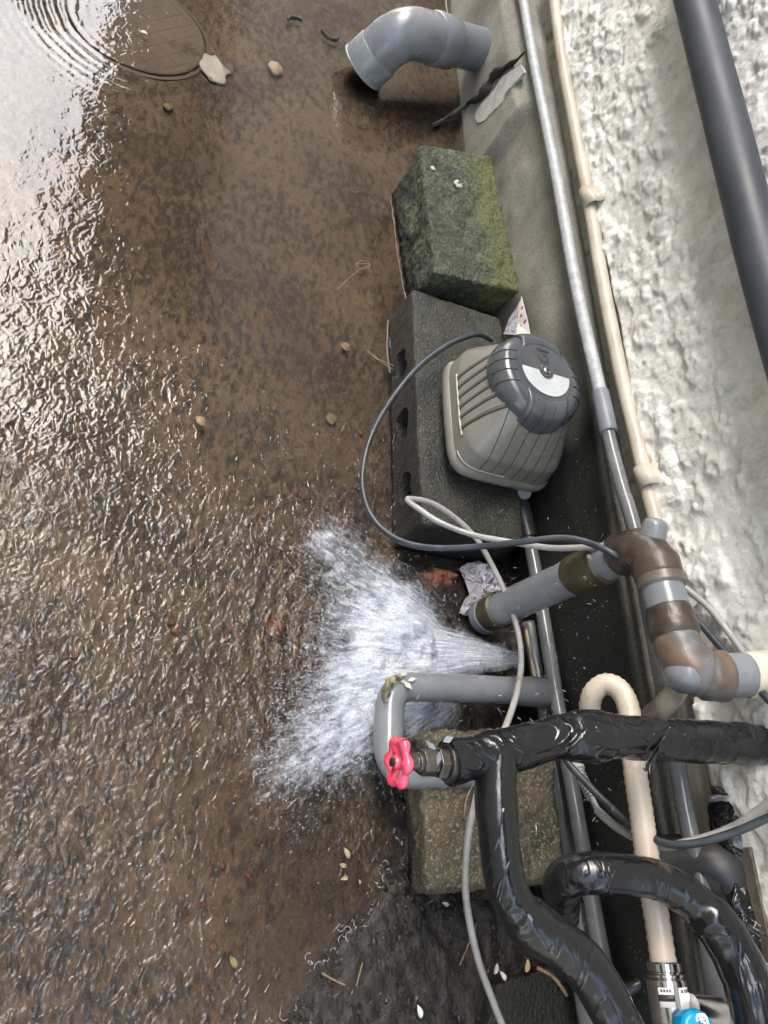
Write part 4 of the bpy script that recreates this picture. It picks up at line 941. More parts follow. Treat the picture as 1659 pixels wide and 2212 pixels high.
MB().tube(p, r_, 40, ell=ribel(4)).build('wrapped_branch', M['vinylworn'], bp)
mb = MB(); k0 = Y(1412, 1600, -.80)
def ribbon(P, w_, seed, mbx):
    P = dens(smooth_path(P, 6), .003); b0 = len(mbx.v); up = Vector((.5, .3, .8)).normalized()
    for i, q in enumerate(P):
        t = (P[min(i+1, len(P)-1)]-P[max(0, i-1)]).normalized(); s_ = t.cross(up).normalized(); a = i*.22+seed; s_ = s_*cos(a*.5)+t.cross(s_)*sin(a*.5)
        ww = w_*(.5+.5*sin(pi*min(1, (i+2)/len(P))))*(1+.3*fbm(q*80)); mbx.v += [q-s_*ww, q, q+s_*ww]
    for i in range(len(P)-1):
        for j in range(2): mbx.f.append((b0+i*3+j, b0+i*3+j+1, b0+i*3+3+j+1, b0+i*3+3+j))
def on(px, py): return Z(px, py, .487)
ribbon([on(1450, 1565), on(1432, 1590), on(1418, 1615), on(1405, 1640), on(1392, 1665)], .0055, .3, mb)
ribbon([on(1422, 1610), on(1420, 1630), on(1408, 1655), on(1405, 1672)], .004, 2.0, mb)
ribbon([on(1440, 1580), on(1420, 1600), on(1398, 1596), on(1380, 1575)], .004, 4.0, mb)
o = mb.build('loose_tape_end', M['vinyl'], bp); md = o.modifiers.new('s', 'SOLIDIFY'); md.thickness = .0006
# valve
vd = (Z(862, 1652, .45)-e_d).normalized(); vd = Vector((vd.x*.5, vd.y, vd.z)).normalized()
gv_ = thing('gate_valve', 'bronze gate valve with glossy pink handwheel', 'valve', e_d)
hexr = []
def hexpr(mbx, c, d, r0, L, n_=6): mbx.lathe(c, d, [(0, r0*.94), (.001, r0), (L-.001, r0), (L, r0*.94)], n_)
mb = MB(); hexpr(mb, e_d-vd*.010, vd, .0205, .014, 24); hexpr(mb, e_d+vd*.004, vd, .0175, .012, 6); hexpr(mb, e_d+vd*.0163, vd, .0145, .018, 8)
mb.lathe(e_d+vd*.034, vd, [(0, .011), (.004, .011), (.006, .0085), (.024, .0075), (.0245, .0055), (.031, .005)], 20)
mb.build('valve_body', M['bronze'], gv_, smooth=False, bevel=.0008)
wc = e_d+vd*.061; U = vd.orthogonal().normalized(); W = vd.cross(U)
mb = MB(); m1 = 72; ring = []; rr2 = []
for k in range(m1+1):
    a = 2*pi*k/m1; R_ = .0208*(1+.085*cos(6*a)); ring.append(wc+U*cos(a)*R_+W*sin(a)*R_); rr2.append(.0049+.0012*cos(6*a))
wheel = mb.tube(ring, rr2, 14, cap=False).build('handwheel', M['pink'], gv_, angle=80)
mb = MB()
for k in range(3):
    a = 2*pi*(k+.5)/3; e = wc+U*cos(a)*.0186+W*sin(a)*.0186; mb.tube([wc+vd*.0, wc.lerp(e, .5)-vd*.002, e], [.0042, .0036, .0042], 10)
mb.lathe(wc-vd*.006, vd, [(0, .0075), (.010, .0075), (.012, .006)], 18)
mb.build('wheel_spokes', M['pink'], wheel)
MB().lathe(wc+vd*.004, vd, [(0, .0052), (.005, .0050), (.0058, .003)], 6).build('wheel_nut', M['bronze'], wheel)
leafy(Z(945, 1607, .47), 3, .016, 12, M['pvc'], 'tape_scrap', '', parent=bp)

# second black pipe (arched)
q = [Z(1215, 1975, .22), Z(1212, 1935, .31), Z(1222, 1898, .375), Z(1275, 1886, .40), Z(1345, 1888, .41), Z(1420, 1902, .42), Z(1490, 1940, .43), Z(1545, 1995, .44), Z(1590, 2065, .445), Z(1620, 2140, .45), Z(1640, 2230, .45), Z(1650, 2310, .45)]
p, r_ = vnl(smooth_path(q, 8), .0232, .0014, 21); r_ = [a_+(.003 if pp.y < -.80 else 0) for a_, pp in zip(r_, p)]
MB().tube(p, r_, 40, ell=ribel(7)).build('arched_black_pipe', M['vinylworn'], None, label='arched thick black pipe with worn brown scuffs, lower right', cat='wrapped pipe')
# big dark cylinder behind
cyl = MB().tube(fillet([Y(1380, 1870, -.86), Y(1560, 1872, -.93), Y(1585, 1940, -.95), Y(1595, 2060, -.95)], .02, 6), .042, 36); cyl.build('black_joint_boot', M['rubber'], None, label='fat black pipe boot behind the arched pipe, against the wall', cat='pipe boot')
# black sheet / torn tape on the wall
def sheet(outline, y, th, mt, name, label, cat='tape'):
    P = [Y(px, py, y) for px, py in outline]; Q = dens(P+[P[0]], .004)[:-1]
    Q = [q_+Vector((fbm(q_*70), 0, fbm(q_*70+Vector((4, 4, 4)))))*.0025 for q_ in Q]
    c0 = sum(Q, Vector())/len(Q); nq = len(Q); mbx = MB(); rings = 8
    for j in range(rings):
        f_ = 1-j/rings
        for q_ in Q:
            pp = c0.lerp(q_, f_); mbx.v.append(pp+Vector((0, th*(1-f_**3)+fbm(pp*60, 3)*.006*(1-f_**4), 0)))
    mbx.v.append(c0+Vector((0, th, 0)))
    mbx.f = [(j*nq+k, j*nq+(k+1) % nq, (j+1)*nq+(k+1) % nq, (j+1)*nq+k) for j in range(rings-1) for k in range(nq)]+[((rings-1)*nq+k, (rings-1)*nq+(k+1) % nq, len(mbx.v)-1) for k in range(nq)]
    return mbx.build(name, mt, None, label=label, cat=cat)
sheet([(1534, 1735), (1575, 1728), (1592, 1760), (1600, 1775), (1606, 1830), (1600, 1870), (1570, 1905), (1545, 1880), (1540, 1800), (1532, 1770)], -.928, .016, M['vinyl'], 'torn_black_tape', 'torn shiny black tape stuck to the wall behind the sagging cables')
sheet([(1535, 1696), (1556, 1700), (1576, 1715), (1560, 1722), (1538, 1716)], -.928, .007, M['tape'], 'brown_tape_scrap', 'small brown tape scrap on the wall above the torn black tape')
sheet([(1534, 1719), (1560, 1716), (1582, 1718), (1560, 1727), (1536, 1732)], -.926, .009, M['plastic'], 'foil_scrap', 'pale foil strip between the brown scrap and the torn black tape', 'foil')
sheet([(1575, 1880), (1600, 1865), (1618, 1930), (1640, 2010), (1655, 2110), (1640, 2130), (1600, 2030), (1580, 1960)], -.928, .022, M['vinyl'], 'hanging_black_tape', 'long crumpled black tape hanging beside the arched pipe at the right edge')
mb = MB()
for k in range(9):
    rn = random.Random(k); a = Y(1562+rn.uniform(-8, 14), 1925+rn.uniform(-10, 14), -.90); b = Y(1640+rn.uniform(-25, 30), 2030+rn.uniform(-30, 60), -.915)
    mb.tube([a, a.lerp(b, .5)+Vector((rn.uniform(-.008, .008), .012, rn.uniform(-.006, .006))), b], .0007, 5)
mb.build('frayed_tape_threads', M['vinyl'], None, label='thin frayed black threads fanning out beside the arched pipe', cat='threads')
cp_ = thing('corner_trim', 'dirty beige trim strip at the wall foot, lower right', 'trim', Y(1620, 1950, -.92))
a, b = Y(1590, 1800, -.925), Y(1700, 2280, -.925)
mb = MB(); mb.slab([Y(1600, 1830, -.934), Y(1626, 1830, -.934), Y(1714, 2240, -.934), Y(1686, 2240, -.934)], (0, 1, 0), .006); M['wetstrip'] = mat('wet_strip', [(.3, (.07, .055, .04)), (.6, (.12, .10, .075)), (.8, (.18, .155, .12))], 18, rough=(.4, .6), bump=.4, patch=((.03, .024, .018), 20, .5, .62))
mb.build('trim_strip', M['wetstrip'], cp_, smooth=False, bevel=.002)

# ------------------------------------------------------------------ cream drain hose with fitting
ch = cm; h = hl
a = h[-1]; dd = (h[-1]-h[-2]).normalized()
ft = MB().lathe(a-dd*.004, dd, [(0, .018), (.002, .0205), (.010, .0205), (.011, .0185), (.0125, .0185), (.0135, .0222), (.016, .0225), (.0175, .021), (.019, .0228), (.021, .0235), (.062, .0235), (.063, .0225), (.065, .0225), (.066, .0232), (.105, .0228), (.108, .019)], 40).build('hose_fitting', M['chrome'], ch, angle=30)
def wrapped_sticker(s0, s1, a0, a1, mt, name, parent, rad=.0238):
    # axis frame: choose the side facing up/outward
    up2 = (Vector((0, .35, 1))-dd*Vector((0, .35, 1)).dot(dd)).normalized(); sd2 = dd.cross(up2); mbx = MB(); n1 = 10
    for i in range(n1+1):
        t = radians(a0+(a1-a0)*i/n1); v = up2*cos(t)+sd2*sin(t)
        mbx.v += [a-dd*.004+dd*s0+v*rad, a-dd*.004+dd*s1+v*rad]
    mbx.f = [(2*i, 2*i+2, 2*i+3, 2*i+1) for i in range(n1)]
    o = mbx.build(name, mt, parent); md = o.modifiers.new('s', 'SOLIDIFY'); md.thickness = .0003; return o
sg = -1 if dd.cross((Vector((0, .35, 1))-dd*Vector((0, .35, 1)).dot(dd)).normalized()).y > 0 else 1
wrapped_sticker(.026, .050, sg*8, sg*52, M['sticker'], 'white_sticker', ft)
wrapped_sticker(.026, .046, -sg*52, -sg*8, M['sticker'], 'round_sticker', ft)
wrapped_sticker(.033, .040, -sg*53, -sg*7, M['ink'], 'black_bar', ft, .0242)
wrapped_sticker(.072, .088, -sg*30, sg*55, M['sticker'], 'silver_sticker', ft)
for i, (s0, a0) in enumerate([(.028, 16), (.028, 28), (.028, 38)]): wrapped_sticker(s0, s0+.0035, sg*a0, sg*(a0+6), M['ink'], 'printed_letter', ft, .0242)
for i in range(4): wrapped_sticker(.0275, .0305, -sg*(44-i*8), -sg*(39-i*8), M['ink'], 'printed_letter', ft, .0242)
for i in range(6): wrapped_sticker(.080, .0845, sg*(0+i*8), sg*(5+i*8), M['ink'], 'printed_letter', ft, .0242)
vb = a+dd*.118; bv = thing('ball_valve', 'chrome valve with blue handle at the bottom edge', 'valve', vb)
MB().lathe(vb-dd*.012, dd, [(0, .014), (.01, .017), (.05, .017), (.06, .014)], 24).build('valve_body', M['bronze'], bv)
hk = at(1475, 2212, d=.86); ku = Vector((.15, .35, .92)).normalized()
khc = Z(1498, 2228, .415)
hd = MB().lathe(khc-ku*.012, ku, [(0, .0195), (.004, .0225), (.020, .0225), (.025, .0205), (.0285, .0165), (.0295, .002)], 12).build('blue_handle', M['blue'], bv, smooth=True, angle=25, bevel=.0015)
MB().tube([Z(1490, 2178, .385), Z(1552, 2190, .385)], [.016, .018], 28).build('side_port', M['chrome'], bv)
wl = khc+ku*.0176+Vector((.006, -.006, 0)); su = Vector((1, 0, 0))-ku*ku.x; su.normalize(); sv = ku.cross(su)
def ov(c, ra, rb_, nrm, u_, v_, th, e=3.0):
    P = []
    for k in range(32):
        t = 2*pi*k/32; P.append(c+u_*(abs(cos(t))**(2/e)*(1 if cos(t) > 0 else -1)*ra)+v_*(abs(sin(t))**(2/e)*(1 if sin(t) > 0 else -1)*rb_))
    return MB().slab(P, nrm, th)
wlo = ov(wl, .0105, .0072, ku, su, sv, .0006).build('handle_badge', M['sticker'], hd, smooth=False)
# character for "open/close" on the badge
def stroke(mbx, x0, y0, x1, y1): mbx.tube([wl+ku*.0009+su*x0+sv*y0, wl+ku*.0009+su*x1+sv*y1], .00042, 6)
mb = MB()
for s_ in ((-.006, -.004, .006, -.004), (.006, -.004, .006, -.001), (-.006, .004, .006, .004), (.006, .004, .006, .001), (.003, -.004, .003, -.001), (.003, .004, .003, .001), (0, -.0022, 0, .0022), (.0015, 0, -.005, 0)): stroke(mb, *s_)
mb.build('printed_character', M['ink'], wlo)

# ------------------------------------------------------------------ pipes along the footing foot
gp = thing('pump_outlet_pipe', 'thin grey pipe from the air pump along the footing, with black rubber boot', 'pipe', Vector((.6, -.88, .08)))
gl_ = [Vector((.70, -.84, .135)), Y(1120, 1062, -.862), Y(1133, 1130, -.876), Y(1150, 1200, -.883), Y(1168, 1300, -.884), Y(1186, 1410, -.884), Y(1206, 1530, -.882), Y(1232, 1680, -.88), Y(1262, 1850, -.878), Y(1290, 2010, -.876), Y(1320, 2170, -.874), Y(1340, 2300, -.874)]
gs = smooth_path(gl_, 8)
MB().tube(gs, .0132, 22).build('outlet_tube', M['pvcwet'], gp)
bt = [i for i in range(len(gs)) if gs[i].x > gl_[3].x+.03]
MB().tube(dens(gs[4:len(bt)], .006), [.019+.0006*(i % 2) for i in range(len(dens(gs[4:len(bt)], .006)))], 22).build('rubber_boot', M['rubber'], gp)
bpip = thing('burst_pipe', 'burst grey pipe beside the pump outlet pipe, split open and spraying water', 'burst pipe', Y(1165, 1450, -.85))
bl_ = [Z(1142, 1345, .055), Z(1155, 1420, .055), Z(1168, 1490, .055), Z(1180, 1560, .055), Z(1200, 1660, .06), Z(1220, 1780, .07), Z(1238, 1890, .08), Z(1252, 1990, .09), Z(1270, 2100, .095), Z(1292, 2240, .10)]
bs_ = smooth_path(bl_, 8)
# split length: open half shell
mb = MB(); m_ = 12; seg = bs_[:24]
for i, q_ in enumerate(seg):
    t = (seg[min(i+1, len(seg)-1)]-seg[max(i-1, 0)]).normalized(); s_ = t.cross(Vector((0, 0, 1))).normalized(); w_ = s_.cross(t)
    for k in range(m_+1):
        a_ = radians(-60+235*k/m_+6*sin(i*1.3)); mb.v.append(q_+s_*cos(a_)*.0135+w_*sin(a_)*.0135)
mb.f = [(i*(m_+1)+k, i*(m_+1)+k+1, (i+1)*(m_+1)+k+1, (i+1)*(m_+1)+k) for i in range(len(seg)-1) for k in range(m_)]
o = mb.build('split_shell', M['pvcwet'], bpip); md = o.modifiers.new('s', 'SOLIDIFY'); md.thickness = .0022
MB().tube([q_+Vector((0, .012, .004)) for q_ in bs_[2:17]], [.0025+.0015*sin(i*.8) for i in range(15)], 8).build('torn_lining', M['wood'], bpip)
MB().tube(bs_[23:], .0125, 22).build('intact_tube', M['pvcwet'], bpip)
j0 = [Z(1246, 1950, .085), Z(1262, 2070, .093), Z(1272, 2150, .095), Z(1290, 2260, .1)]
MB().tube([j0[0], j0[0].lerp(j0[1], .03), j0[1], j0[2], j0[3]], [.018, .0225, .0225, .0225, .0225], 28).build('wide_socket', M['pvcwet'], bpip)
blob('clod', M['grease'], Z(1170, 1525, .06), .010, '', '', seed=4, parent=bpip, amp=.6)
MB().tube(smooth_path([Z(1330, 2165, .16), Z(1370, 2130, .18), Z(1420, 2115, .19), Z(1480, 2080, .20), Z(1530, 2040, .22), Z(1570, 2010, .25)], 6), .0095, 18).build('thin_crossing_hose', M['cordblack'], None, label='thin dark hose crossing behind the chrome hose fitting', cat='hose')

# ------------------------------------------------------------------ litter
def crumple(name, mt, outline, z0, h_, label, cat, amp=.012, fs=22, rings=10):
    P = [Z(px, py, z0) for px, py in outline]; Q = dens(smooth_path(P+[P[0]], 4)[:-1], .004); c0 = sum(Q, Vector())/len(Q); nq = len(Q); mbx = MB()
    for j in range(rings):
        f_ = 1-j/rings
        for q_ in Q:
            pp = c0.lerp(q_, f_); e = abs(fbm(pp*fs, 4)); rg_ = 1-abs(mn.noise(pp*fs*1.7))*2
            mbx.v.append(pp+Vector((fbm(pp*fs+Vector((3, 0, 0)))*.005, fbm(pp*fs+Vector((0, 3, 0)))*.005, h_*(1-f_**2)+amp*(e+.5*rg_)*(1-f_**6))))
    mbx.v.append(c0+Vector((0, 0, h_)))
    mbx.f = [(j*nq+k, j*nq+(k+1) % nq, (j+1)*nq+(k+1) % nq, (j+1)*nq+k) for j in range(rings-1) for k in range(nq)]+[((rings-1)*nq+k, (rings-1)*nq+(k+1) % nq, len(mbx.v)-1) for k in range(nq)]
    return mbx.build(name, mt, None, angle=25, label=label, cat=cat)
crumple('crumpled_bag', M['plastic'], [(992, 1228), (1005, 1218), (1030, 1212), (1055, 1222), (1075, 1250), (1085, 1290), (1070, 1330), (1035, 1335), (995, 1325), (1005, 1290), (1008, 1265)], .01, .022, 'crumpled pale lilac plastic bag beside the waste pipe outlet', 'plastic bag', amp=.024, fs=42, rings=16)
crumple('brick_piece', M['brick'], [(900, 1240), (918, 1236), (932, 1224), (950, 1236), (972, 1230), (990, 1252), (972, 1258), (978, 1274), (948, 1270), (925, 1282), (915, 1262)], -.010, .010, 'wet reddish brick piece between the foam and the plastic bag', 'brick', amp=.014, fs=34)
# patterned wrapper behind the pump
wr_ = thing('paper_wrapper', 'folded white wrapper with red print between mossy block and air pump', 'wrapper', Y(1130, 690, -.885))
tri = [Y(1127, 640, -.90), Y(1116, 695, -.88), Y(1112, 725, -.86), Y(1146, 725, -.86), Y(1140, 690, -.875)]
MB().slab(tri, (0, 1, .2), .0012).build('wrapper_front', M['sticker'], wr_, smooth=False)
mb = MB().slab([Y(1124, 650, -.898), Y(1100, 690, -.885), Y(1088, 722, -.87), Y(1114, 724, -.859), Y(1118, 690, -.879)], (0, 1, .2), .0012); mb.build('wrapper_back', M['plastic'], wr_, smooth=False)
mb = MB()
def star(c, r_):
    for k in range(3):
        a = pi*k/3; v = Vector((cos(a), 0, sin(a)))*r_; mb.tube([c-v, c+v], .0011, 5)
for px, py, r_ in ((1134, 695, .006), (1124, 708, .007), (1138, 712, .005), (1128, 665, .004), (1122, 718, .005), (1126, 682, .004)): star(Y(px, py, -.872), r_)
mb.build('red_print', M['inkred'], wr_)
mb = MB(); mb.tube([Y(1128, 650, -.893), Y(1119, 690, -.876), Y(1114, 722, -.856)], .0009, 5); mb.build('gold_edge', M['wood'], wr_)

def twig(pts, r, label, name='twig', mt='twig', cat='twig'):
    return MB().tube(smooth_path([Z(a_, b_, c_) for a_, b_, c_ in pts], 6), r, 7).build(name, M[mt], None, label=label, cat=cat)
ring_ = [(775+15*cos(t)*1.1, 572-9*sin(t)*1.0+(0), .012) for t in [0.2*k for k in range(0, 30)]]
twig([(730, 626, .005), (752, 603, .006), (775, 583, .008)]+[(785+14*cos(t+2.2), 572+9*sin(t+2.2), .01) for t in [.5*k for k in range(13)]]+[(800, 570, .012), (768, 570, .006)], .0011, 'thin curled tan tendril lying in the water left of the mossy block', 'curled_tendril')
twig([(838, 692, .02), (836, 740, .015), (838, 775, .012), (842, 805, .008)], .0016, 'upright pale twig at the water edge beside the hollow block')
twig([(795, 758, .006), (815, 775, .008), (850, 790, .012)], .0013, 'upper of two crossed twigs by the hollow block')
twig([(805, 765, .004), (828, 785, .006), (848, 798, .010)], .0011, 'lower of two crossed twigs by the hollow block')
twig([(695, 2102, .01), (718, 2115, .012), (745, 2128, .012)], .0014, 'straight tan twig on the mud bank at the bottom')
twig([(783, 2080, .02), (775, 2110, .02), (770, 2130, .02)], .0011, 'short tan twig standing on the mud bank')
twig([(1030, 1995, .03), (1010, 2045, .03), (993, 2085, .03)], .0009, 'long thin straw on the dark mud left of the grey cable', 'straw')
twig([(1024, 1690, .14), (1008, 1725, .14), (1002, 1765, .14)], .0010, 'thin straw lying on the rough block beside the cable', 'straw')
twig([(1270, 690*1.0, .0), (1272, 700, .0)], .0005, 'x', 'x') if False else None
twig([(1160, 2090, .03), (1195, 2110, .035), (1225, 2150, .035)], .003, 'curved orange brown stick beside the bottom pipe', 'stick')
def leaf(px, py, z_, sz, rot, mt, label, name='leaf', asp=.45, group=None):
    c = Z(px, py, z_); mb = MB(); n_ = 9; d = Vector((cos(rot), sin(rot), .1)); s_ = Vector((-sin(rot), cos(rot), 0))
    for k in range(n_):
        t = k/(n_-1); w_ = sz*asp*sin(pi*t**.8)**.8+.0003
        for q_ in (-1, 0, 1): mb.v.append(c+d*(sz*(t-.5)*2)+s_*w_*q_+Vector((0, 0, .0025*abs(q_)+.002*sin(t*4))))
    mb.f = [(k*3+j, k*3+j+1, k*3+j+4, k*3+j+3) for k in range(n_-1) for j in range(2)]
    o = mb.build(name, M[mt], None, label=label, cat='leaf', group=group) if group else mb.build(name, M[mt], None, label=label, cat='leaf')
    md = o.modifiers.new('s', 'SOLIDIFY'); md.thickness = .0006; return o
leaf(857, 2132*1.0-0, -.0, .008, .4, 'leafpale', 'tiny pale leaf on the water edge') if False else None
leaf(860, 2135, .01, .001, 0, 'leafpale', '') if False else None
leaf(857*1.0, 0, 0, .1, 0, 'leafpale', '') if False else None
for px, py, sz, rot, mt, lb in [(858, 1843, .011, .5, 'leafpale', 'pale green leaf in the water, topmost of those by the foam'), (840, 1870, .008, 1.3, 'leafpale', 'narrow pale leaf in the water under the topmost pale leaf'), (853, 1897, .008, 1.8, 'leafpale', 'small cream leaf sliver near the mud bank edge'), (885, 1905, .0045, .2, 'leafpale', 'tiny square cream flake near the mud bank'),
                            (922, 1908, .004, .9, 'leafpale', 'tiny round cream flake nearest the mud bank'), (580, 2003*1.0+400, .0, 0, 'leafpale', '')][:5]:
    leaf(px-110 if px > 850 else px-100, py, .002, sz*.8, rot, mt, lb)
leaf(578, 2405-0, .0, .01, .2, 'leafgreen', '') if False else None
leaf(503, 2078, .002, .009, .6, 'leafgreen', 'yellow green leaf floating near the bottom centre')
leaf(961, 1953, .03, .006, 1.2, 'whitestone', 'pale torn leaf on dark mud left of the cable')
leaf(1085, 2108, .035, .008, .6, 'whitestone', 'grey white leaf on mud right of the cable, nearer the bottom')
leaf(1070, 2092, .035, .008, -.4, 'mortar', 'dull grey leaf behind the grey white leaf')
leaf(1137, 2085, .04, .010, -.3, 'wood', 'tan folded leaf beside the curved orange stick')
leaf(905, 2185, .01, .009, .3, 'sticker', 'white scrap on the mud bank at the bottom', 'paper_scrap')
leaf(714, 905, -.012, .014, .2, 'tan', 'faint round olive leaf under water left of the power cord', asp=.8)
leaf(745, 750, -.003, .012, 1.0, 'tan', 'round brown leaf under water above the power cord', asp=.8)
leaf(432, 905+5, .002, .012, .8, 'tan', 'pale ochre leaf in the rippled water on the left', asp=.7)
leaf(310, 72, .001, .009, 1.6, 'whitestone', 'small white flake lying on the inspection cover', asp=.5)
# brick crumbs
cr_ = [(597, 1360, 26), (575, 1345, 12), (578, 1335, 9), (572, 1437, 11), (700, 1472, 22), (690, 1450, 16), (705, 1500, 14), (484, 1606, 8), (576, 1612, 7), (566, 1665, 9), (655, 1072, 10), (640, 1060, 7), (770, 1050, 10), (780, 935, 9), (380, 1360, 11), (370, 1345, 8), (490, 1380, 7), (230, 1760, 8), (176, 1800, 7), (424, 1755, 6), (440, 1955, 7), (460, 2045, 8), (406, 1985, 6), (506, 1505, 7), (560, 1400, 8), (535, 1890, 7), (480, 1870, 6), (522, 1690, 6), (640, 960, 8), (160, 1415, 8), (325, 1560, 7), (300, 1320, 7)]
src = None
for i, (px, py, s_) in enumerate(cr_):
    sz = s_*.00072
    if i < 6: o = blob('brick_crumb', M['brick'], Z(px, py, -.012), sz, '', '', sq=(1.1, .8, .22), seed=i+1, amp=.6, n=2); protos = (globals().get('protos') or [])+[o]; o['base'] = sz
    else:
        s0 = protos[i % 6]; o = s0.copy(); COL.objects.link(o); o.location = Z(px, py, -.012); o.rotation_euler = (0, 0, i*1.7); f_ = sz/s0['base']; o.scale = (f_, f_, f_)
    lbs = {0: 'largest orange brick crumb, left of the white foam', 4: 'long orange brick crumb at the left rim of the foam beside the grey bent pipe', 1: 'orange crumb touching the upper left of the largest crumb', 10: 'orange crumb just inside the left side of the black power cord loop', 12: 'orange crumb left of the foam top, farthest one near the cord loop', 7: 'lone orange crumb near the picture middle, straight left of the pink handwheel', 17: 'orange crumb farthest down at the left side', 21: 'small orange crumb lowest in the picture'}
    tag(o, lbs.get(i, 'small orange brick crumb scattered under the rippling water'), 'brick crumb', 'orange brick crumbs under the water')
for o in bpy.data.objects:
    if 'base' in o: del o['base']

# pebbly mud clods on the bank
mb = MB(); rn = random.Random(5)
ico = bmesh.new(); bmesh.ops.create_icosphere(ico, subdivisions=1, radius=1); iv = [v.co.copy() for v in ico.verts]; ifc = [[v.index for v in f.verts] for f in ico.faces]; ico.free()
def addico(mb, c, sx, sy, sz, rot=None, jit=0, rn=rn):
    b0 = len(mb.v)
    for v in iv:
        q_ = Vector((v.x*sx, v.y*sy, v.z*sz))*(1+jit*rn.uniform(-1, 1)); mb.v.append(c+(rot@q_ if rot else q_))
    for f in ifc: mb.f.append(tuple(b0+k for k in f))
for k in range(2600):
    x = rn.uniform(-.42, .5); y = rn.uniform(-.86, -.28)
    bb = float(bank(np.array([x]), np.array([y]))[0])
    if bb < .35 or (y < -.66 and rn.random() < .6): continue
    z_ = float(ground_h(np.array([x]), np.array([y]))[0]); s_ = rn.uniform(.0015, .0048)*(1.5 if rn.random() < .06 else 1)
    addico(mb, Vector((x, y, z_)), s_, s_*rn.uniform(.6, 1), s_*.7, Matrix.Rotation(rn.uniform(0, 6), 3, 'Z'), .25)
M['grit'] = mat('wet_grit', [(.3, (.006, .005, .003)), (.5, (.016, .012, .008)), (.7, (.045, .034, .020))], 70, rough=(.25, .45), bump=.3, bscale=200)
mb.build('wet_gravel', M['grit'], None, label='dark wet grit covering the mud bank at the bottom', cat='gravel', kind='stuff')

# ------------------------------------------------------------------ flying water
# jet: several ragged translucent sheets from the split to the foam
V = []; Fq = []; UVs = []; FO = []
src0 = Z(1122, 1425, .075); rn = random.Random(11)
for sh in range(4):
    b0 = len(V); n1, n2 = 26, 40
    for i in range(n1):
        a = -1+2*i/(n1-1); tgt = Z(930-18*abs(a)+sh*8, 1412+a*92+sh*3, .008+.016*(sh % 3)+.02*(1-a*a))
        for j in range(n2):
            t = j/(n2-1); st = src0+Vector((.02*a*-1.0, 0, .004*sh)); p = st.lerp(tgt, t)+Vector((0, 0, .028*t*(1-t)+.004*fbm(Vector((a*3, t*4, sh)))))
            V.append(p); UVs.append((a*.5+sh*.37, t)); FO.append((1-a*a)*(.42+.34*t)*(1-.25*sh/3))
    for i in range(n1-1):
        for j in range(n2-1): Fq.append((b0+i*n2+j, b0+(i+1)*n2+j, b0+(i+1)*n2+j+1, b0+i*n2+j+1))
me = bpy.data.meshes.new('water_jet'); me.from_pydata([tuple(p) for p in V], [], Fq); me.update()
at_ = me.attributes.new('foam', 'FLOAT', 'POINT'); at_.data.foreach_set('value', FO); ul = me.uv_layers.new(name='flow')
for lp_ in me.loops: ul.data[lp_.index].uv = UVs[lp_.vertex_index]
me.polygons.foreach_set('use_smooth', [True]*len(me.polygons)); me.materials.append(M['jet'])
o = bpy.data.objects.new('water_jet', me); COL.objects.link(o); tag(o, 'misty jet of water shooting from the burst pipe into the foam', 'water jet', kind='stuff')

def rotto(d): return Vector(d).normalized().to_track_quat('Z', 'Y').to_matrix()
mb = MB(); rn = random.Random(3)
cnt = 0
while cnt < 9500:
    px = rn.gauss(770, 150); py = rn.gauss(1420, 190)
    q_ = Z(px, py, 0); f_ = float(foamf(np.array([q_.x]), np.array([q_.y]))[0])
    if q_.y < -.80 or (rn.random() > .05+f_*1.3): continue
    h_ = abs(rn.gauss(0, .012+.035*f_)); c = Z(px, py, h_); d = Vector((c.x-src0.x, c.y-src0.y, rn.uniform(-.05, .10))); d += Vector((rn.gauss(0, .05), rn.gauss(0, .05), 0))
    l = rn.uniform(.0005, .0022)*(1+.8*f_); w_ = rn.uniform(.0003, .0008)
    addico(mb, c, w_, w_, l, rotto(d), .1, rn); cnt += 1
mb.build('splash_drops', M['drops'], None, label='fine white droplets thrown up around the foam', cat='spray', kind='stuff')
mb = MB()
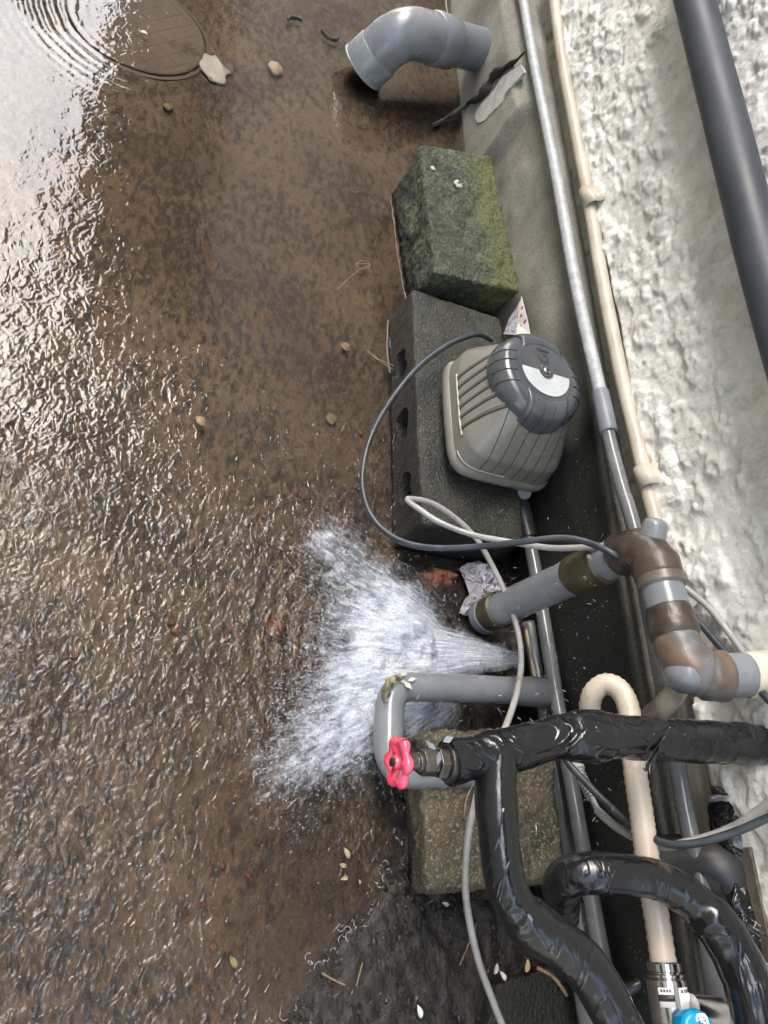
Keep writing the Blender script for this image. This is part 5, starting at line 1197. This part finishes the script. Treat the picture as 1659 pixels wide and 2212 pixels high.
for k in range(210):
    px = rn.uniform(1060, 1420); py = rn.uniform(1240, 1800) if k % 3 else rn.uniform(900, 1900); z_ = rn.uniform(.1, .5)
    c = Z(px, py, z_)
    if c.y < -.88: continue
    d = Vector((rn.gauss(0, .6), rn.gauss(.3, .4), rn.gauss(0, .6))); w_ = rn.uniform(.0002, .0005)
    addico(mb, c, w_, w_, rn.uniform(.0015, .005), rotto(d), 0, rn)
for k in range(34):
    c = Z(rn.uniform(250, 1300), rn.uniform(300, 2150), rn.uniform(.05, .5)); addico(mb, c, .0003, .0003, rn.uniform(.003, .010), rotto((rn.uniform(-.7, -.2), rn.uniform(.0, .6), -.5)), 0, rn)
mb.build('flying_drops', M['drops'], None, label='thin streaks of flying drops in front of the dark footing', cat='spray', kind='stuff')
# beaded meniscus along the blocks
def meniscus(pts, label, r_=.0011):
    P = dens(smooth_path([Z(a_, b_, .001) for a_, b_ in pts], 6), .003); rr = [r_*(.25+1.0*abs(fbm(q_*90))) for q_ in P]
    P = [q_+Vector((fbm(q_*70)*.004, fbm(q_*70+Vector((3, 3, 3)))*.004, 0)) for q_ in P]
    MB().tube(P, rr, 7).build('water_edge', M['drops'], None, label=label, cat='water edge', kind='stuff')
meniscus([(843, 422), (849, 470), (856, 520), (866, 590), (879, 660)], 'bright water line along the mossy block')
meniscus([(838, 720), (850, 790), (852, 850), (858, 910), (852, 980), (856, 1060), (861, 1136)], 'bright water line along the hollow block')
mb = MB()
for k in range(80):
    x = rn.uniform(-.42, .42); ys = np.linspace(-.75, -.2, 120); bb = bank(np.full(120, x), ys); i_ = np.argmin(np.abs(bb-.42)); c = Vector((x, float(ys[i_])+rn.gauss(0, .012), .002))
    a0 = rn.uniform(0, 6.28); R_ = rn.uniform(.003, .008); sp = rn.uniform(1.2, 3.2)
    mb.tube([c+Vector((cos(a0+sp*q_/7)*R_, sin(a0+sp*q_/7)*R_, .001)) for q_ in range(8)], .0004, 5)
mb.build('mud_water_edge', M['drops'], None, label='curled glints of water along the mud bank', cat='water edge', kind='stuff')
